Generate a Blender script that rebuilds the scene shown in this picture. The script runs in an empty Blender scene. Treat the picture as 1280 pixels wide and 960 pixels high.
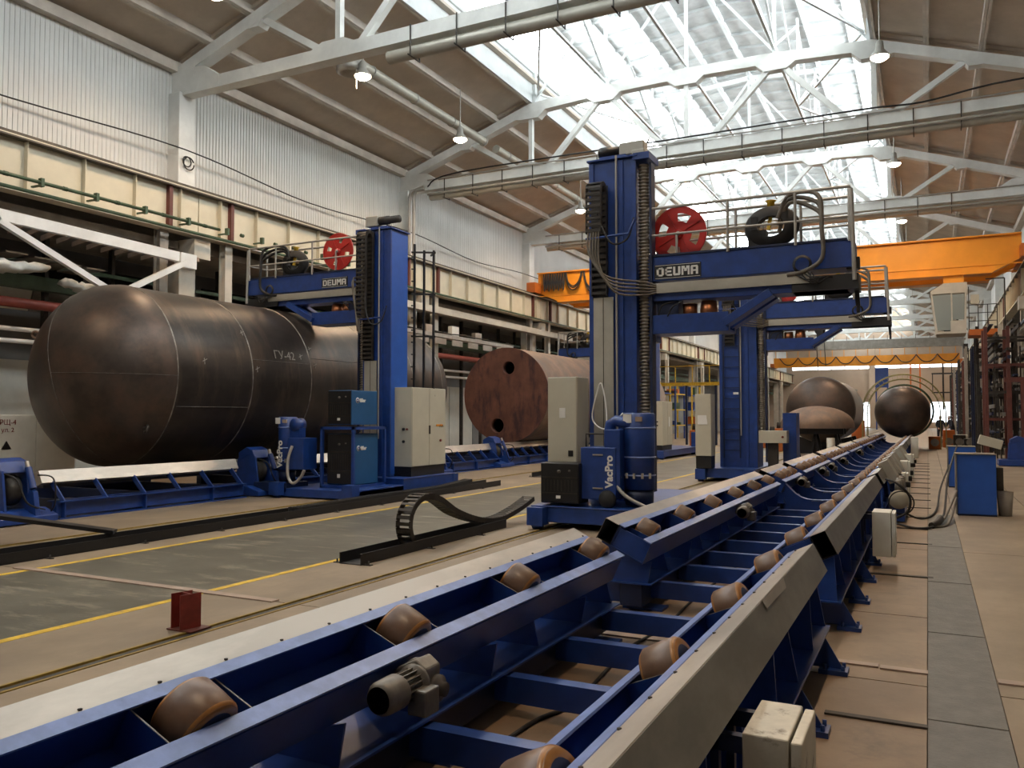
import bpy, math, random
from mathutils import Vector, Matrix
random.seed(7)
PI = math.pi
S = bpy.context.scene
COL = S.collection
R = math.radians

# ------------------------------------------------------------------ camera
cd = bpy.data.cameras.new('camera'); cam = bpy.data.objects.new('camera', cd); COL.objects.link(cam)
cam.location = (0, 0, 1.7); cam.rotation_euler = (R(90 + 2.2685), 0, R(26.6576))
cd.sensor_width = 36; cd.lens = 1035 / 1280 * 36; cd.clip_start = .05; cd.clip_end = 400
S.camera = cam
# ------------------------------------------------------------------ world, exposure
w = bpy.data.worlds.new('overcast'); S.world = w; w.use_nodes = True
w.node_tree.nodes['Background'].inputs[0].default_value = (.80, .88, 1, 1)
w.node_tree.nodes['Background'].inputs[1].default_value = 1.0
S.view_settings.view_transform = 'Standard'; S.view_settings.look = 'None'; S.view_settings.gamma = 1
S.view_settings.use_curve_mapping = False
S.view_settings.exposure = 0.22
SKY_GLASS = 11.0       # daylight leaving the frosted lantern glazing
LAMP_W = 1350           # each high bay lamp
S.cycles.max_bounces = 6; S.cycles.diffuse_bounces = 4; S.cycles.sample_clamp_indirect = 6
S.cycles.use_denoising = True

# ------------------------------------------------------------------ materials
MATS = {}
def mat(name, col, rough=.6, metal=0., var=.15, scale=3., col2=None, bump=0., spec=.5, emit=0., stretch=(1, 1, 1), thr=(.4, .65), bscale=None, second=None):
    m = bpy.data.materials.new(name); m.use_nodes = True
    nt = m.node_tree; N = nt.nodes; L = nt.links; b = N['Principled BSDF']
    b.inputs['Roughness'].default_value = rough; b.inputs['Metallic'].default_value = metal
    b.inputs['Specular IOR Level'].default_value = spec
    if emit:
        b.inputs['Emission Color'].default_value = (*col, 1); b.inputs['Emission Strength'].default_value = emit
    if var or col2:
        tc = N.new('ShaderNodeTexCoord'); mp = N.new('ShaderNodeMapping'); mp.inputs['Scale'].default_value = stretch
        L.new(tc.outputs['Object'], mp.inputs[0])
        n = N.new('ShaderNodeTexNoise'); n.inputs['Scale'].default_value = scale; n.inputs['Detail'].default_value = 6; n.inputs['Roughness'].default_value = .62
        L.new(mp.outputs[0], n.inputs['Vector'])
        r = N.new('ShaderNodeValToRGB'); r.color_ramp.elements[0].position = thr[0]; r.color_ramp.elements[1].position = thr[1]
        c2 = col2 or tuple(c * (1 - var) for c in col)
        r.color_ramp.elements[0].color = (*c2, 1); r.color_ramp.elements[1].color = (*col, 1)
        L.new(n.outputs['Fac'], r.inputs[0]); out = r.outputs[0]
        if second:   # (color, scale, thr, stretch)
            mp2 = N.new('ShaderNodeMapping'); mp2.inputs['Scale'].default_value = second[3]; mp2.inputs['Location'].default_value = (3.1, 7.7, 1.3)
            L.new(tc.outputs['Object'], mp2.inputs[0])
            n2 = N.new('ShaderNodeTexNoise'); n2.inputs['Scale'].default_value = second[1]; n2.inputs['Detail'].default_value = 8; n2.inputs['Roughness'].default_value = .7
            L.new(mp2.outputs[0], n2.inputs['Vector'])
            r2 = N.new('ShaderNodeValToRGB'); r2.color_ramp.elements[0].position = second[2][0]; r2.color_ramp.elements[1].position = second[2][1]
            L.new(n2.outputs['Fac'], r2.inputs[0])
            mx = N.new('ShaderNodeMix'); mx.data_type = 'RGBA'; mx.inputs[7].default_value = (*second[0], 1)
            L.new(r2.outputs[0], mx.inputs[0]); L.new(out, mx.inputs[6]); out = mx.outputs[2]
        L.new(out, b.inputs['Base Color'])
        if bump:
            nb = N.new('ShaderNodeTexNoise'); nb.inputs['Scale'].default_value = bscale or scale * 4; nb.inputs['Detail'].default_value = 5
            L.new(mp.outputs[0], nb.inputs['Vector'])
            bp = N.new('ShaderNodeBump'); bp.inputs['Strength'].default_value = bump; bp.inputs['Distance'].default_value = .02
            L.new(nb.outputs['Fac'], bp.inputs['Height']); L.new(bp.outputs[0], b.inputs['Normal'])
    else:
        b.inputs['Base Color'].default_value = (*col, 1)
    MATS[name] = m
    return m
M = lambda k: MATS[k]
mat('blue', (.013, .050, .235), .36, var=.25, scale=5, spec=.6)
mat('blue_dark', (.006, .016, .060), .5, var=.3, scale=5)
mat('blue_sheen', (.19, .28, .60), .33, var=.25, scale=7, spec=.8)  # paler than the blue paint: skylight sheen put into the colour
mat('blue_bright', (.02, .10, .44), .4, var=.12, scale=4)
mat('welder_blue', (.012, .085, .22), .45, var=.1)
mat('black', (.010, .010, .011), .45, var=.3)
mat('grille', (.05, .045, .04), .5, .3, var=.8, scale=60)
mat('black_rubber', (.018, .017, .016), .7, var=.4, scale=9)
mat('dark_steel', (.055, .048, .04), .55, .4, var=.4, scale=6)
mat('grey_motor', (.17, .155, .13), .42, .3, var=.3, scale=14)
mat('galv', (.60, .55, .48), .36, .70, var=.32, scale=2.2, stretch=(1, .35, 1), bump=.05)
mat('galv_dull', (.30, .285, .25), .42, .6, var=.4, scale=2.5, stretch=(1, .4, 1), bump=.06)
mat('cab_cream', (.50, .47, .37), .45, var=.08, scale=2)
mat('cab_dirty', (.60, .55, .44), .5, var=.2, scale=7, second=((.20, .16, .11), 8, (.55, .66), (1, 1, 1)))
mat('cab_white', (.66, .65, .58), .5, var=.08)
mat('white', (.75, .74, .70), .5, var=.08)
mat('white_truss', (.72, .73, .70), .7, var=.16, scale=1.2, bump=.2)
mat('white_steel', (.74, .75, .74), .5, var=.12, scale=2)
mat('roof_tan', (.56, .49, .41), .85, var=.16, scale=.9, bump=.1)
mat('roof_rib', (.56, .51, .44), .8, var=.2, scale=1.5)
mat('lantern_white', (.66, .69, .69), .8, var=.12, scale=1.5)
mat('lantern_slab', (.50, .52, .52), .85, var=.2, scale=1.5)
mat('wall_corr', (.60, .60, .58), .55, var=.10, scale=.5)
mat('wall_low', (.22, .22, .215), .8, var=.25, scale=.6)
mat('wall_far', (.50, .38, .28), .8, var=.12, scale=.3)
mat('beam_cream', (.58, .53, .40), .55, var=.10, scale=1.2)
mat('beam_rail', (.10, .085, .065), .6, .2, var=.4)
mat('brown_red', (.13, .035, .025), .6, var=.3, scale=3)
mat('col_paint', (.55, .51, .43), .7, var=.2, scale=1.2)
mat('green_pipe', (.05, .09, .045), .5, var=.3)
mat('red_pipe', (.30, .06, .04), .5, var=.3)
mat('red_post', (.22, .025, .018), .5, var=.35, scale=10)
mat('reel_red', (.52, .025, .018), .38, var=.2, scale=4)
mat('orange', (.85, .32, .02), .45, var=.15, scale=.7)
mat('orange_dark', (.55, .14, .02), .5, var=.25, scale=1)
mat('yellow', (.72, .47, .03), .6, var=.3, scale=8, second=((.28, .2, .1), 14, (.58, .68), (1, 1, 1)))
mat('stair_yellow', (.36, .33, .13), .6, var=.3)
mat('yellow_rail', (.35, .23, .04), .6, var=.4, scale=8)
mat('pu', (.16, .080, .040), .40, var=.4, scale=9, second=((.12, .075, .05), 5, (.45, .7), (1, 1, 1)), spec=.5)
mat('pu_edge', (.34, .15, .035), .3, var=.3, scale=9)
mat('floor_tan', (.29, .225, .155), .5, var=.28, scale=.9, bump=.08, second=((.185, .145, .105), 1.4, (.45, .70), (1, .45, 1)), spec=.35)
mat('floor_lane', (.135, .125, .095), .38, var=.35, scale=1.1, bump=.08, second=((.26, .23, .17), 2.4, (.53, .66), (.5, 1.6, 1)), spec=.45)
mat('floor_brown', (.25, .172, .108), .5, var=.3, scale=1.5, bump=.08, second=((.13, .092, .062), 2.6, (.52, .72), (1, 1, 1)))
mat('joint', (.07, .055, .04), .9, var=.2)
mat('strip_pink', (.36, .27, .21), .55, var=.2, scale=4)
mat('mat_grey', (.165, .155, .135), .65, var=.22, scale=6, bump=.3, bscale=60)
mat('tank_steel', (.060, .050, .043), .40, .55, var=.45, scale=1.1, bump=.04, stretch=(1, .5, 1), second=((.12, .082, .058), .8, (.48, .75), (1, 2.5, .6)))
mat('tank_cap', (.085, .066, .055), .42, .5, var=.4, scale=1.3, bump=.04, second=((.14, .085, .06), 1.1, (.45, .8), (1, 1, 1)))
mat('tank_rust', (.15, .062, .042), .6, .2, var=.4, scale=1.5, bump=.06, second=((.045, .02, .022), 1.6, (.5, .62), (1.6, 1, .5)))
mat('tank_rust_side', (.24, .15, .10), .6, .2, var=.35, scale=1.5, second=((.12, .10, .085), 1.6, (.45, .7), (1, 1, 1)))
mat('weld', (.30, .275, .24), .4, .5, var=.6, scale=5)
mat('weld_dim', (.17, .155, .135), .5, .4, var=.5, scale=9)
mat('chalk', (.30, .285, .25), .9, var=.2, scale=20)
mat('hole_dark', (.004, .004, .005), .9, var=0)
mat('alu', (.42, .40, .34), .45, .3, var=.12, scale=3)
mat('bellows', (.26, .235, .19), .4, .4, var=.3)
mat('hose', (.16, .14, .11), .5, var=.3)
mat('copper', (.50, .20, .09), .35, .8, var=.3)
mat('rail_grey', (.42, .40, .36), .45, .3, var=.2)
mat('concrete_grey', (.34, .31, .27), .8, var=.25, scale=2)
mat('tarp', (.62, .62, .58), .7, var=.2, scale=3)
mat('skin', (.45, .26, .18), .6, var=0)
mat('cloth_dark', (.02, .023, .035), .8, var=.2)
mat('helmet', (.6, .6, .6), .4, var=0)
mat('sky_pane', (.93, .98, 1.0), .5, var=0, emit=SKY_GLASS)
mat('door_light', (.86, .94, 1.0), .5, var=0, emit=3.0)
mat('bulb', (1, .80, .58), .5, var=0, emit=40)
mat('glass_cab', (.25, .28, .27), .15, var=0)

# ------------------------------------------------------------------ mesh builder
class MB:
    def __init__(s): s.v = []; s.f = []; s.sm = []; s.mi = []; s.M = Matrix.Identity(4); s.cur = 0
    def add(s, vs, fs, smooth=False):
        o = len(s.v)
        s.v += [tuple(s.M @ Vector(p)) for p in vs]
        for f in fs: s.f.append([i + o for i in f]); s.sm.append(smooth); s.mi.append(s.cur)
        return s
    def box(s, x0, x1, y0, y1, z0, z1):
        vs = [(x0, y0, z0), (x1, y0, z0), (x1, y1, z0), (x0, y1, z0), (x0, y0, z1), (x1, y0, z1), (x1, y1, z1), (x0, y1, z1)]
        return s.add(vs, [(0, 3, 2, 1), (4, 5, 6, 7), (0, 1, 5, 4), (1, 2, 6, 5), (2, 3, 7, 6), (3, 0, 4, 7)])
    def bar(s, a, b, w, h=None, up=(0, 0, 1)):
        h = h or w; a = Vector(a); b = Vector(b); d = (b - a).normalized(); up = Vector(up)
        if abs(d.dot(up)) > .98: up = Vector((0, 1, 0)) if abs(d.y) < .9 else Vector((1, 0, 0))
        r = d.cross(up).normalized(); u = r.cross(d)
        vs = []
        for p in (a, b):
            for (i, j) in ((-1, -1), (1, -1), (1, 1), (-1, 1)): vs.append(p + r * (i * w / 2) + u * (j * h / 2))
        return s.add(vs, [(0, 1, 2, 3), (7, 6, 5, 4), (0, 4, 5, 1), (1, 5, 6, 2), (2, 6, 7, 3), (3, 7, 4, 0)])
    def tube(s, pts, r, n=8, caps=True, radii=None):
        pts = [Vector(p) for p in pts]; vs = []; k = len(pts); prev = None
        for i, p in enumerate(pts):
            d = (pts[min(i + 1, k - 1)] - pts[max(i - 1, 0)]).normalized()
            if prev is None: a = d.orthogonal().normalized()
            else: a = (prev - d * prev.dot(d)).normalized()
            prev = a; b = d.cross(a); rr = radii[i] if radii else r
            for j in range(n):
                t = 2 * PI * j / n; vs.append(p + a * (rr * math.cos(t)) + b * (rr * math.sin(t)))
        fs = [(i * n + j, i * n + (j + 1) % n, (i + 1) * n + (j + 1) % n, (i + 1) * n + j) for i in range(k - 1) for j in range(n)]
        s.add(vs, fs, True)
        if caps:
            s.add(vs[:n], [tuple(range(n - 1, -1, -1))]); s.add(vs[-n:], [tuple(range(n))])
        return s
    def lathe(s, prof, origin, axis='z', n=32, closed=False, seg_smooth=True):
        # prof: list of (radius, along)
        O = Vector(origin); vs = []
        for (r, h) in prof:
            for j in range(n):
                t = 2 * PI * j / n; c, q = r * math.cos(t), r * math.sin(t)
                vs.append(O + Vector({'z': (c, q, h), 'y': (q, h, c), 'x': (h, c, q)}[axis]))
        k = len(prof); fs = []
        for i in range(k - 1):
            for j in range(n):
                fs.append((i * n + j, i * n + (j + 1) % n, (i + 1) * n + (j + 1) % n, (i + 1) * n + j))
        s.add(vs, fs, seg_smooth)
        for i in (0, k - 1):
            if not closed and prof[i][0] > 1e-4:
                rg = vs[i * n:(i + 1) * n]
                s.add(rg, [tuple(range(n))] if i else [tuple(range(n - 1, -1, -1))])
        return s
    def prism(s, poly, a, b, axis='y'):
        # poly in the plane across the axis, y: (x,z); x: (y,z); z: (x,y)
        f = {'y': lambda p, t: (p[0], t, p[1]), 'x': lambda p, t: (t, p[0], p[1]), 'z': lambda p, t: (p[0], p[1], t)}[axis]
        n = len(poly); vs = [f(p, a) for p in poly] + [f(p, b) for p in poly]
        fs = [tuple(range(n)), tuple(range(2 * n - 1, n - 1, -1))] + [(i, n + i, n + (i + 1) % n, (i + 1) % n) for i in range(n)]
        return s.add(vs, fs)
    def mesh(s, name, mats):
        me = bpy.data.meshes.new(name); me.from_pydata(s.v, [], s.f)
        for m in (mats if isinstance(mats, (list, tuple)) else [mats]): me.materials.append(M(m) if isinstance(m, str) else m)
        me.polygons.foreach_set('use_smooth', s.sm); me.polygons.foreach_set('material_index', s.mi)
        me.update()
        import bmesh
        bm = bmesh.new(); bm.from_mesh(me); bmesh.ops.recalc_face_normals(bm, faces=bm.faces); bm.to_mesh(me); bm.free()
        return me
    def build(s, name, mats, parent=None, bevel=0):
        me = s.mesh(name, mats); o = bpy.data.objects.new(name, me); COL.objects.link(o)
        if parent is not None:
            W = worldloc(parent)
            me.transform(Matrix.Translation(-W)); o.parent = parent
        if bevel:
            md = o.modifiers.new('bevel', 'BEVEL'); md.width = bevel; md.segments = 2; md.limit_method = 'ANGLE'
        return o
def worldloc(o):
    v = Vector(o.location)
    while o.parent: o = o.parent; v += Vector(o.location)
    return v
def tag(o, label=None, cat=None, group=None, kind=None):
    if label: o['label'] = label
    if cat: o['category'] = cat
    if group: o['group'] = group
    if kind: o['kind'] = kind
    return o
def thing(name, loc, label, cat, group=None, kind=None):
    o = bpy.data.objects.new(name, None); COL.objects.link(o); o.location = loc; o.empty_display_size = .2
    return tag(o, label, cat, group, kind)
def copy_tree(o, parent=None):
    c = o.copy(); COL.objects.link(c)
    if parent is not None: c.parent = parent
    for ch in list(o.children): copy_tree(ch, c)
    return c
def dup(o, loc, label, group=None):
    c = copy_tree(o); c.location = loc; c['label'] = label
    if group: c['group'] = group
    return c
def inst(name, me, parent, loc=(0, 0, 0), rot=(0, 0, 0)):
    o = bpy.data.objects.new(name, me); COL.objects.link(o); o.parent = parent; o.location = loc; o.rotation_euler = rot
    return o
def text(name, s, loc, size, face, m, parent, bold=.0, vertical=False, align='CENTER'):
    cu = bpy.data.curves.new(name, 'FONT'); cu.body = s; cu.size = size; cu.extrude = .002; cu.offset = bold
    cu.align_x = align; cu.align_y = 'CENTER'; cu.materials.append(M(m)); cu.resolution_u = 3
    tmp = bpy.data.objects.new(name, cu); COL.objects.link(tmp); bpy.context.view_layer.update()
    me = bpy.data.meshes.new_from_object(tmp.evaluated_get(bpy.context.evaluated_depsgraph_get())); bpy.data.objects.remove(tmp)
    o = bpy.data.objects.new(name, me); COL.objects.link(o)
    o.parent = parent; o.location = Vector(loc) - worldloc(parent)
    rz = {'-y': 0, '+x': 90, '-x': -90}[face]
    m4 = Matrix.Rotation(R(rz), 4, 'Z') @ Matrix.Rotation(R(90), 4, 'X')
    if vertical: m4 = m4 @ Matrix.Rotation(R(90), 4, 'Z')
    o.rotation_euler = m4.to_euler()
    return o
def arc(c, r, a0, a1, n, plane='yz'):
    out = []
    for i in range(n + 1):
        t = a0 + (a1 - a0) * i / n; p, q = r * math.cos(t), r * math.sin(t)
        out.append({'yz': (c[0], c[1] + p, c[2] + q), 'xz': (c[0] + p, c[1], c[2] + q), 'xy': (c[0] + p, c[1] + q, c[2])}[plane])
    return out
def bez(P, n=16):
    # smooth Catmull-Rom through points
    P = [Vector(p) for p in P]; out = []
    Q = [P[0]] + P + [P[-1]]
    for i in range(1, len(Q) - 2):
        for k in range(n):
            t = k / n; a, b, c, d = Q[i - 1], Q[i], Q[i + 1], Q[i + 2]
            out.append(.5 * ((2 * b) + (c - a) * t + (2 * a - 5 * b + 4 * c - d) * t * t + (3 * b - a - 3 * c + d) * t ** 3))
    out.append(P[-1]); return out
ORD = ['first', 'second', 'third', 'fourth', 'fifth', 'sixth', 'seventh', 'eighth', 'ninth', 'tenth', 'eleventh', 'twelfth']

# ================================================================== SETTING
XL, XR, YF, YN = -20.0, 4.7, 137.4, -6.0
TY = [17.4 + 12 * k for k in range(10)]          # truss / column lines in view
ALLY = [5.4] + TY
# ---- floor
fl = MB().box(-23.2, 8.2, YN - .2, YF + .2, -.2, -.03).build('floor', 'joint')
tag(fl, 'tan concrete shop floor with a darker grey lane between yellow lines', 'floor', kind='structure')
cols = [(-23, -12.6, 'floor_tan'), (-12.6, -10.95, 'floor_tan'), (-10.85, -9.0, 'floor_tan'), (-9.0, -6.30, 'floor_lane'), (-6.30, -5.28, 'floor_tan'), (-5.12, -2.9, 'floor_tan'),
        (-2.9, -.03, 'floor_brown'), (-.03, .36, 'floor_tan'), (.36, 1.6, 'floor_tan'), (1.6, 8, 'floor_tan')]
rows = [-6, -.15, 5.9, 11.9, 17.9, 23.9, 29.9, 35.9, 47.9, 59.9, 71.9, 100, YF]
for (x0, x1, m) in cols:
    for a, b in zip(rows[:-1], rows[1:]):
        rr = [(a, b)]
        if m == 'floor_brown' and b < 24: rr = [(a, a + 2.0), (a + 2.0, a + 4.0), (a + 4.0, b)]
        for (p, q) in rr:
            MB().box(x0 + .006, x1 - .006, p + .007, q - .007, -.03, 0).build('floor_slab', m, fl)
for x in (-6.30, -8.95):
    o = MB().box(x - .045, x + .045, YN, 80, 0, .003).build('floor_line', 'yellow')
    tag(o, 'yellow painted line on the %s side of the grey lane' % ('conveyor' if x > -7 else 'tank'), 'floor marking', kind='structure')
for i, x in enumerate((-5.2, -10.9)):
    t = thing('floor_rail', (x, 5, 0), ['sunken steel rail beside the roller conveyor with worn yellow edges', 'sunken steel rail beside the row of large tanks with worn yellow edges'][i], 'rail', kind='structure')
    MB().box(x - .075, x - .05, YN, 70, -.02, .004).box(x + .05, x + .075, YN, 70, -.02, .004).build('edge_strip', 'yellow_rail', t)
    MB().box(x - .025, x + .025, YN, 70, -.03, -.004).build('rail_head', 'dark_steel', t)
# cross strips
for n, (x0, x1, y, wd, m, lab) in enumerate([(-9.2, -5.4, 5.9, .10, 'strip_pink', 'pale strip crossing the grey lane beside the red post'),
        (-2.7, -.64, 6.2, .09, 'strip_pink', 'pale strip under the gap between the first two conveyors'),
        (-.60, -.33, 6.22, .08, 'strip_pink', 'short pale strip right of the nearest conveyor'),
        (-.32, -.03, 6.20, .08, 'strip_pink', 'pale strip ending at the grey mat, next to a shorter strip'),
        (-.56, -.03, 5.12, .05, 'dark_steel', 'rusty strip by the near foot of the nearest conveyor'),
        (-.95, .02, 9.85, .07, 'dark_steel', 'perforated dark strip beyond the small grey box'),
        (.37, 1.4, 6.2, .09, 'strip_pink', 'pale strip on the far side of the grey mat')]):
    o = MB().box(x0, x1, y - wd / 2, y + wd / 2, 0, .012).build('floor_strip', m)
    tag(o, lab, 'floor strip')
for k in range(14):
    y = 12.4 + k * 1.62
    o = MB().box(-.8, .02, y - .03, y + .03, 0, .012).build('floor_strip', 'dark_steel')
    tag(o, 'narrow rusty strip across the aisle beside the conveyors beyond the grey boxes', 'floor strip', 'rusty strips along the aisle')
# rubber mats
for k, (a, b) in enumerate([(3.2, 5.24), (5.26, 7.35), (7.37, 9.6), (9.62, 12.2), (12.22, 16.2)]):
    o = MB().box(-.03, .36, a, b, 0, .009).build('floor_mat', 'mat_grey')
    tag(o, ['nearest grey ribbed mat at the bottom of the aisle', 'second grey ribbed mat from the bottom of the aisle', 'third grey ribbed mat, level with the second conveyor start',
            'fourth grey ribbed mat along the aisle', 'farthest grey mat, ending before the blue boxes'][k], 'mat', 'grey mats in the aisle')

# ---- left wall upper: corrugated sheet
def corr_wall(x, y0, y1, z0, z1, pitch=.2, dep=.035, sgn=1):
    b = MB(); n = int((y1 - y0) / pitch); prof = []
    for i in range(n):
        y = y0 + i * pitch
        prof += [(y, 0), (y + pitch * .62, 0), (y + pitch * .70, dep), (y + pitch * .92, dep)]
    vs = []; fs = []
    for (y, d) in prof: vs += [(x - sgn * d, y, z0), (x - sgn * d, y, z1)]
    for i in range(len(prof) - 1): fs.append((2 * i, 2 * i + 2, 2 * i + 3, 2 * i + 1))
    return b.add(vs, fs)
wl = corr_wall(XL, YN, YF, 8.2, 12.05, .13, .022).build('wall_left', 'wall_corr')
tag(wl, 'white corrugated metal upper wall behind the left crane beam', 'wall', kind='structure')
MB().box(XL - .3, XL - .06, YN, YF, 8.2, 12.6).build('backing', 'wall_low', wl)
o = MB().box(-23.1, -22.9, YN, YF, 0, 8.3).box(-23, XL - .06, YN, YF, 8.05, 8.2).build('wall_left_lower', 'wall_low'); tag(o, 'grey lower wall behind the columns and pipes on the tank side', 'wall', kind='structure')
o = MB().box(XR + .05, XR + .3, YN, YF, 8.2, 12.6).build('wall_right_upper', 'wall_corr'); tag(o, 'upper wall above the right crane beam', 'wall', kind='structure')
o = MB().box(8, 8.2, YN, YF, 0, 8.3).box(XR, 8, YN, YF, 8.1, 8.3).build('wall_right', 'wall_low'); tag(o, 'dark lower wall behind the storage racks', 'wall', kind='structure')
o = MB().box(-23.2, 8.2, YN - .2, YN, 0, 19).build('wall_near', 'wall_low'); tag(o, 'end wall behind the camera', 'wall', kind='structure')
# far wall with openings
def farw():
    b = MB(); y0, y1 = YF, YF + .3
    b.box(-23.2, 8.2, y0, y1, 3.9, 9.05).box(-23.2, 8.2, y0, y1, 9.55, 19)
    for a, c in ((-23.2, -8.95), (-7.7, .35), (4.45, 8.2)): b.box(a, c, y0, y1, 0, 3.9)
    b.box(-8.95, -7.7, y0, y1, 0, .2).box(.35, 4.45, y0, y1, 0, .9)
    b.box(-23.2, -19.2, y0, y1, 9.05, 9.55).box(4.3, 8.2, y0, y1, 9.05, 9.55)
    return b
fw = farw().build('wall_far', 'wall_far'); tag(fw, 'pinkish tan end wall at the far end of the hall', 'wall', kind='structure')
t = tag(MB().box(-8.95, -7.7, YF + .1, YF + .16, .2, 3.9).build('door_1', 'door_light'), 'bright daylit doorway in the far wall behind the tanks', 'door', kind='structure')
t = thing('window_1', (2.4, YF, .9), 'wide bright window in the far wall right of the round tank', 'window', kind='structure')
for k in range(5): MB().box(.35 + k * .82 + .03, .35 + (k + 1) * .82 - .03, YF + .1, YF + .14, .9, 3.9).build('pane', 'door_light', t)
for k in range(6): MB().box(.32 + k * .82, .38 + k * .82, YF + .02, YF + .2, .9, 3.9).build('mullion', 'wall_low', t)
t = thing('window_2', (-8, YF, 9.05), 'long bright strip window high on the far wall', 'window', kind='structure')
for k in range(12): MB().box(-19.2 + k * 1.958 + .05, -19.2 + (k + 1) * 1.958 - .05, YF + .1, YF + .14, 9.05, 9.55).build('pane', 'door_light', t)
for k in range(13): MB().box(-19.26 + k * 1.958, -19.14 + k * 1.958, YF + .02, YF + .2, 9.05, 9.55).build('mullion', 'wall_low', t)
o = MB().box(-8.8 + .9, -7.65 + .6, YF - .8, YF, 0, 12).build('wall_far_pillar', 'wall_far'); tag(o, 'tan pillar standing against the far wall', 'pillar', kind='structure')
o = MB().box(-18, -9.6, YF - .25, YF, 5.6, 5.9).box(-17, -10, YF - .25, YF, .5, 5.6).build('trim_1', 'concrete_grey'); tag(o, 'grey door panel on the far wall behind the large tank', 'panel', kind='structure')

# ---- columns
def column(y, side, lab):
    x = XL if side < 0 else XR
    s = -side
    a, c = (x - .05, x + .45) if side < 0 else (x - .45, x + .05)
    t = thing('column', (x, y, 0), lab, 'column', 'concrete columns', kind='structure')
    MB().box(a, c, y - .3, y + .3, 8.3, 11.3).build('upper_shaft', 'white_truss', t, bevel=.02)
    c2 = x + s * .55
    MB().box(min(x - .1, c2), max(x + .1, c2) , y - .30, y + .30, 0, 6.85).build('lower_shaft', 'col_paint', t, bevel=.02)
    MB().box(min(x + s * .5, x + s * 1.15), max(x + s * .5, x + s * 1.15), y - .3, y + .3, 6.3, 6.85).build('corbel', 'col_paint', t)
    for d in (-1.25, 1.15):
        xx = x + s * .85
        MB().box(xx - .12, xx + .12, y + d - .02, y + d + .10, 0, 6.95).box(xx - .13, xx - .10, y + d - .1, y + d + .18, 0, 6.95).box(xx + .10, xx + .13, y + d - .1, y + d + .18, 0, 6.95).build('steel_post', 'concrete_grey' if d < 0 else 'col_paint', t)
for i, y in enumerate([5.4] + TY):
    column(y, -1, 'white concrete column on the left wall under the %s roof truss' % (['missing', 'nearest', 'second', 'third', 'fourth', 'fifth', 'sixth', 'seventh', 'eighth', 'ninth', 'tenth'][i] if i else 'out of view'))
for i, y in enumerate(TY[1:]):
    column(y, 1, 'column on the right side carrying the %s roof truss' % ORD[i + 1])

# ---- crane beams
def crane_beam(x, y0, y1, s, lab, grp):
    t = thing('crane_beam', (x, y0, 6.95), lab, 'crane beam', grp, kind='structure')
    MB().box(x - .02, x + .02, y0 + .02, y1 - .02, 7.0, 8.22).build('web', 'beam_cream', t)
    MB().box(x - .2, x + .22, y0, y1, 8.22, 8.27).box(x - .2, x + .2, y0, y1, 6.95, 7.0).build('flange', 'beam_cream', t)
    MB().box(x - .04, x + .04, y0, y1, 8.27, 8.40).box(x - .2, x + .24, y0, y1, 8.2, 8.235).build('rail', 'beam_rail', t)
    n = 8; 
    for k in range(n):
        yy = y0 + (y1 - y0) * (k + .5) / n
        if k in (0, n - 1): MB().box(x - .14, x + .16, yy - .06 + (.45 if k == 0 else -.35), yy + .06 + (.45 if k == 0 else -.35), 6.98, 8.24).build('end_stiffener', 'brown_red', t)
        MB().box(x - .16, x + .16, yy - .012, yy + .012, 7.0, 8.22).build('stiffener', 'beam_cream', t)
for i, y in enumerate([-6.6, 5.4] + TY):
    crane_beam(-19.05, y, min(y + 12, YF), 1, 'cream crane beam on the left wall, %s' % ['behind the camera', 'cut by the left picture edge', 'above the near white cabinet', 'behind the black ladder',
               'above the brown tank', 'behind the middle blue column', 'in the far left', 'beyond the distant blue manipulator', 'beyond the yellow gantry', 'three spans before the far wall', 'two spans before the far wall', 'one span before the far wall', 'touching the far wall'][i], 'left crane beams')
for i, y in enumerate(TY[1:]):
    crane_beam(3.9, y, min(y + 12, YF), -1, 'cream crane beam on the right side, %s' % ['mostly out of the picture', 'below the operator cabin', 'beyond the operator cabin', 'above the far racks', 'just past the far racks', 'four spans before the far wall', 'three spans before the far wall', 'below the distant crane', 'reaching the far wall'][i], 'right crane beams')

# ---- roof panels (channel slabs, 1.5 m wide)
CX = -7.65
topz = [(-20.1, 12.0), (-17.0, 13.05), (-13.9, 14.1), (-10.8, 14.28), (-7.65, 14.34), (-4.5, 14.28), (-1.4, 14.1), (1.7, 13.05), (4.8, 12.0)]
def chord_z(x):
    for (a, za), (b, zb) in zip(topz[:-1], topz[1:]):
        if a <= x <= b: return za + (zb - za) * (x - a) / (b - a)
    return 12
ce = MB().box(-20.4, -13.6, YN, YF, 14.9, 15.0).box(-1.7, 5.1, YN, YF, 14.9, 15.0).build('ceiling', 'roof_tan'); tag(ce, 'tan ribbed roof slabs on both sides of the skylight', 'ceiling', kind='structure')
def roof_panel(xa, xb, L, name='roof_panel', m='roof_tan', rm='roof_rib', z=None, cross=0):
    za, zb = (chord_z(xa) + .04, chord_z(xb) + .04) if z is None else z
    b = MB(); T = .28
    b.prism([(xa, za + T - .05), (xb, zb + T - .05), (xb, zb + T), (xa, za + T)], .02, L - .02, 'y')
    for y in ([.02, L - .14] + [L * k / (cross + 1) for k in range(1, cross + 1)]):
        w_ = .12 if y in (.02, L - .14) else .07
        b.prism([(xa, za + .12), (xb, zb + .12), (xb, zb + T - .05), (xa, za + T - .05)], y, y + w_, 'y')
    b.cur = 1
    sl = (zb - za) / (xb - xa)
    for (p, q) in ((xa + .005, xa + .085), (xb - .085, xb - .005)):
        b.prism([(p, za + sl * (p - xa)), (q, za + sl * (q - xa)), (q, za + sl * (q - xa) + T - .05), (p, za + sl * (p - xa) + T - .05)], .02, L - .02, 'y')
    return b.mesh(name, [m, rm])
pan = []
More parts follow.
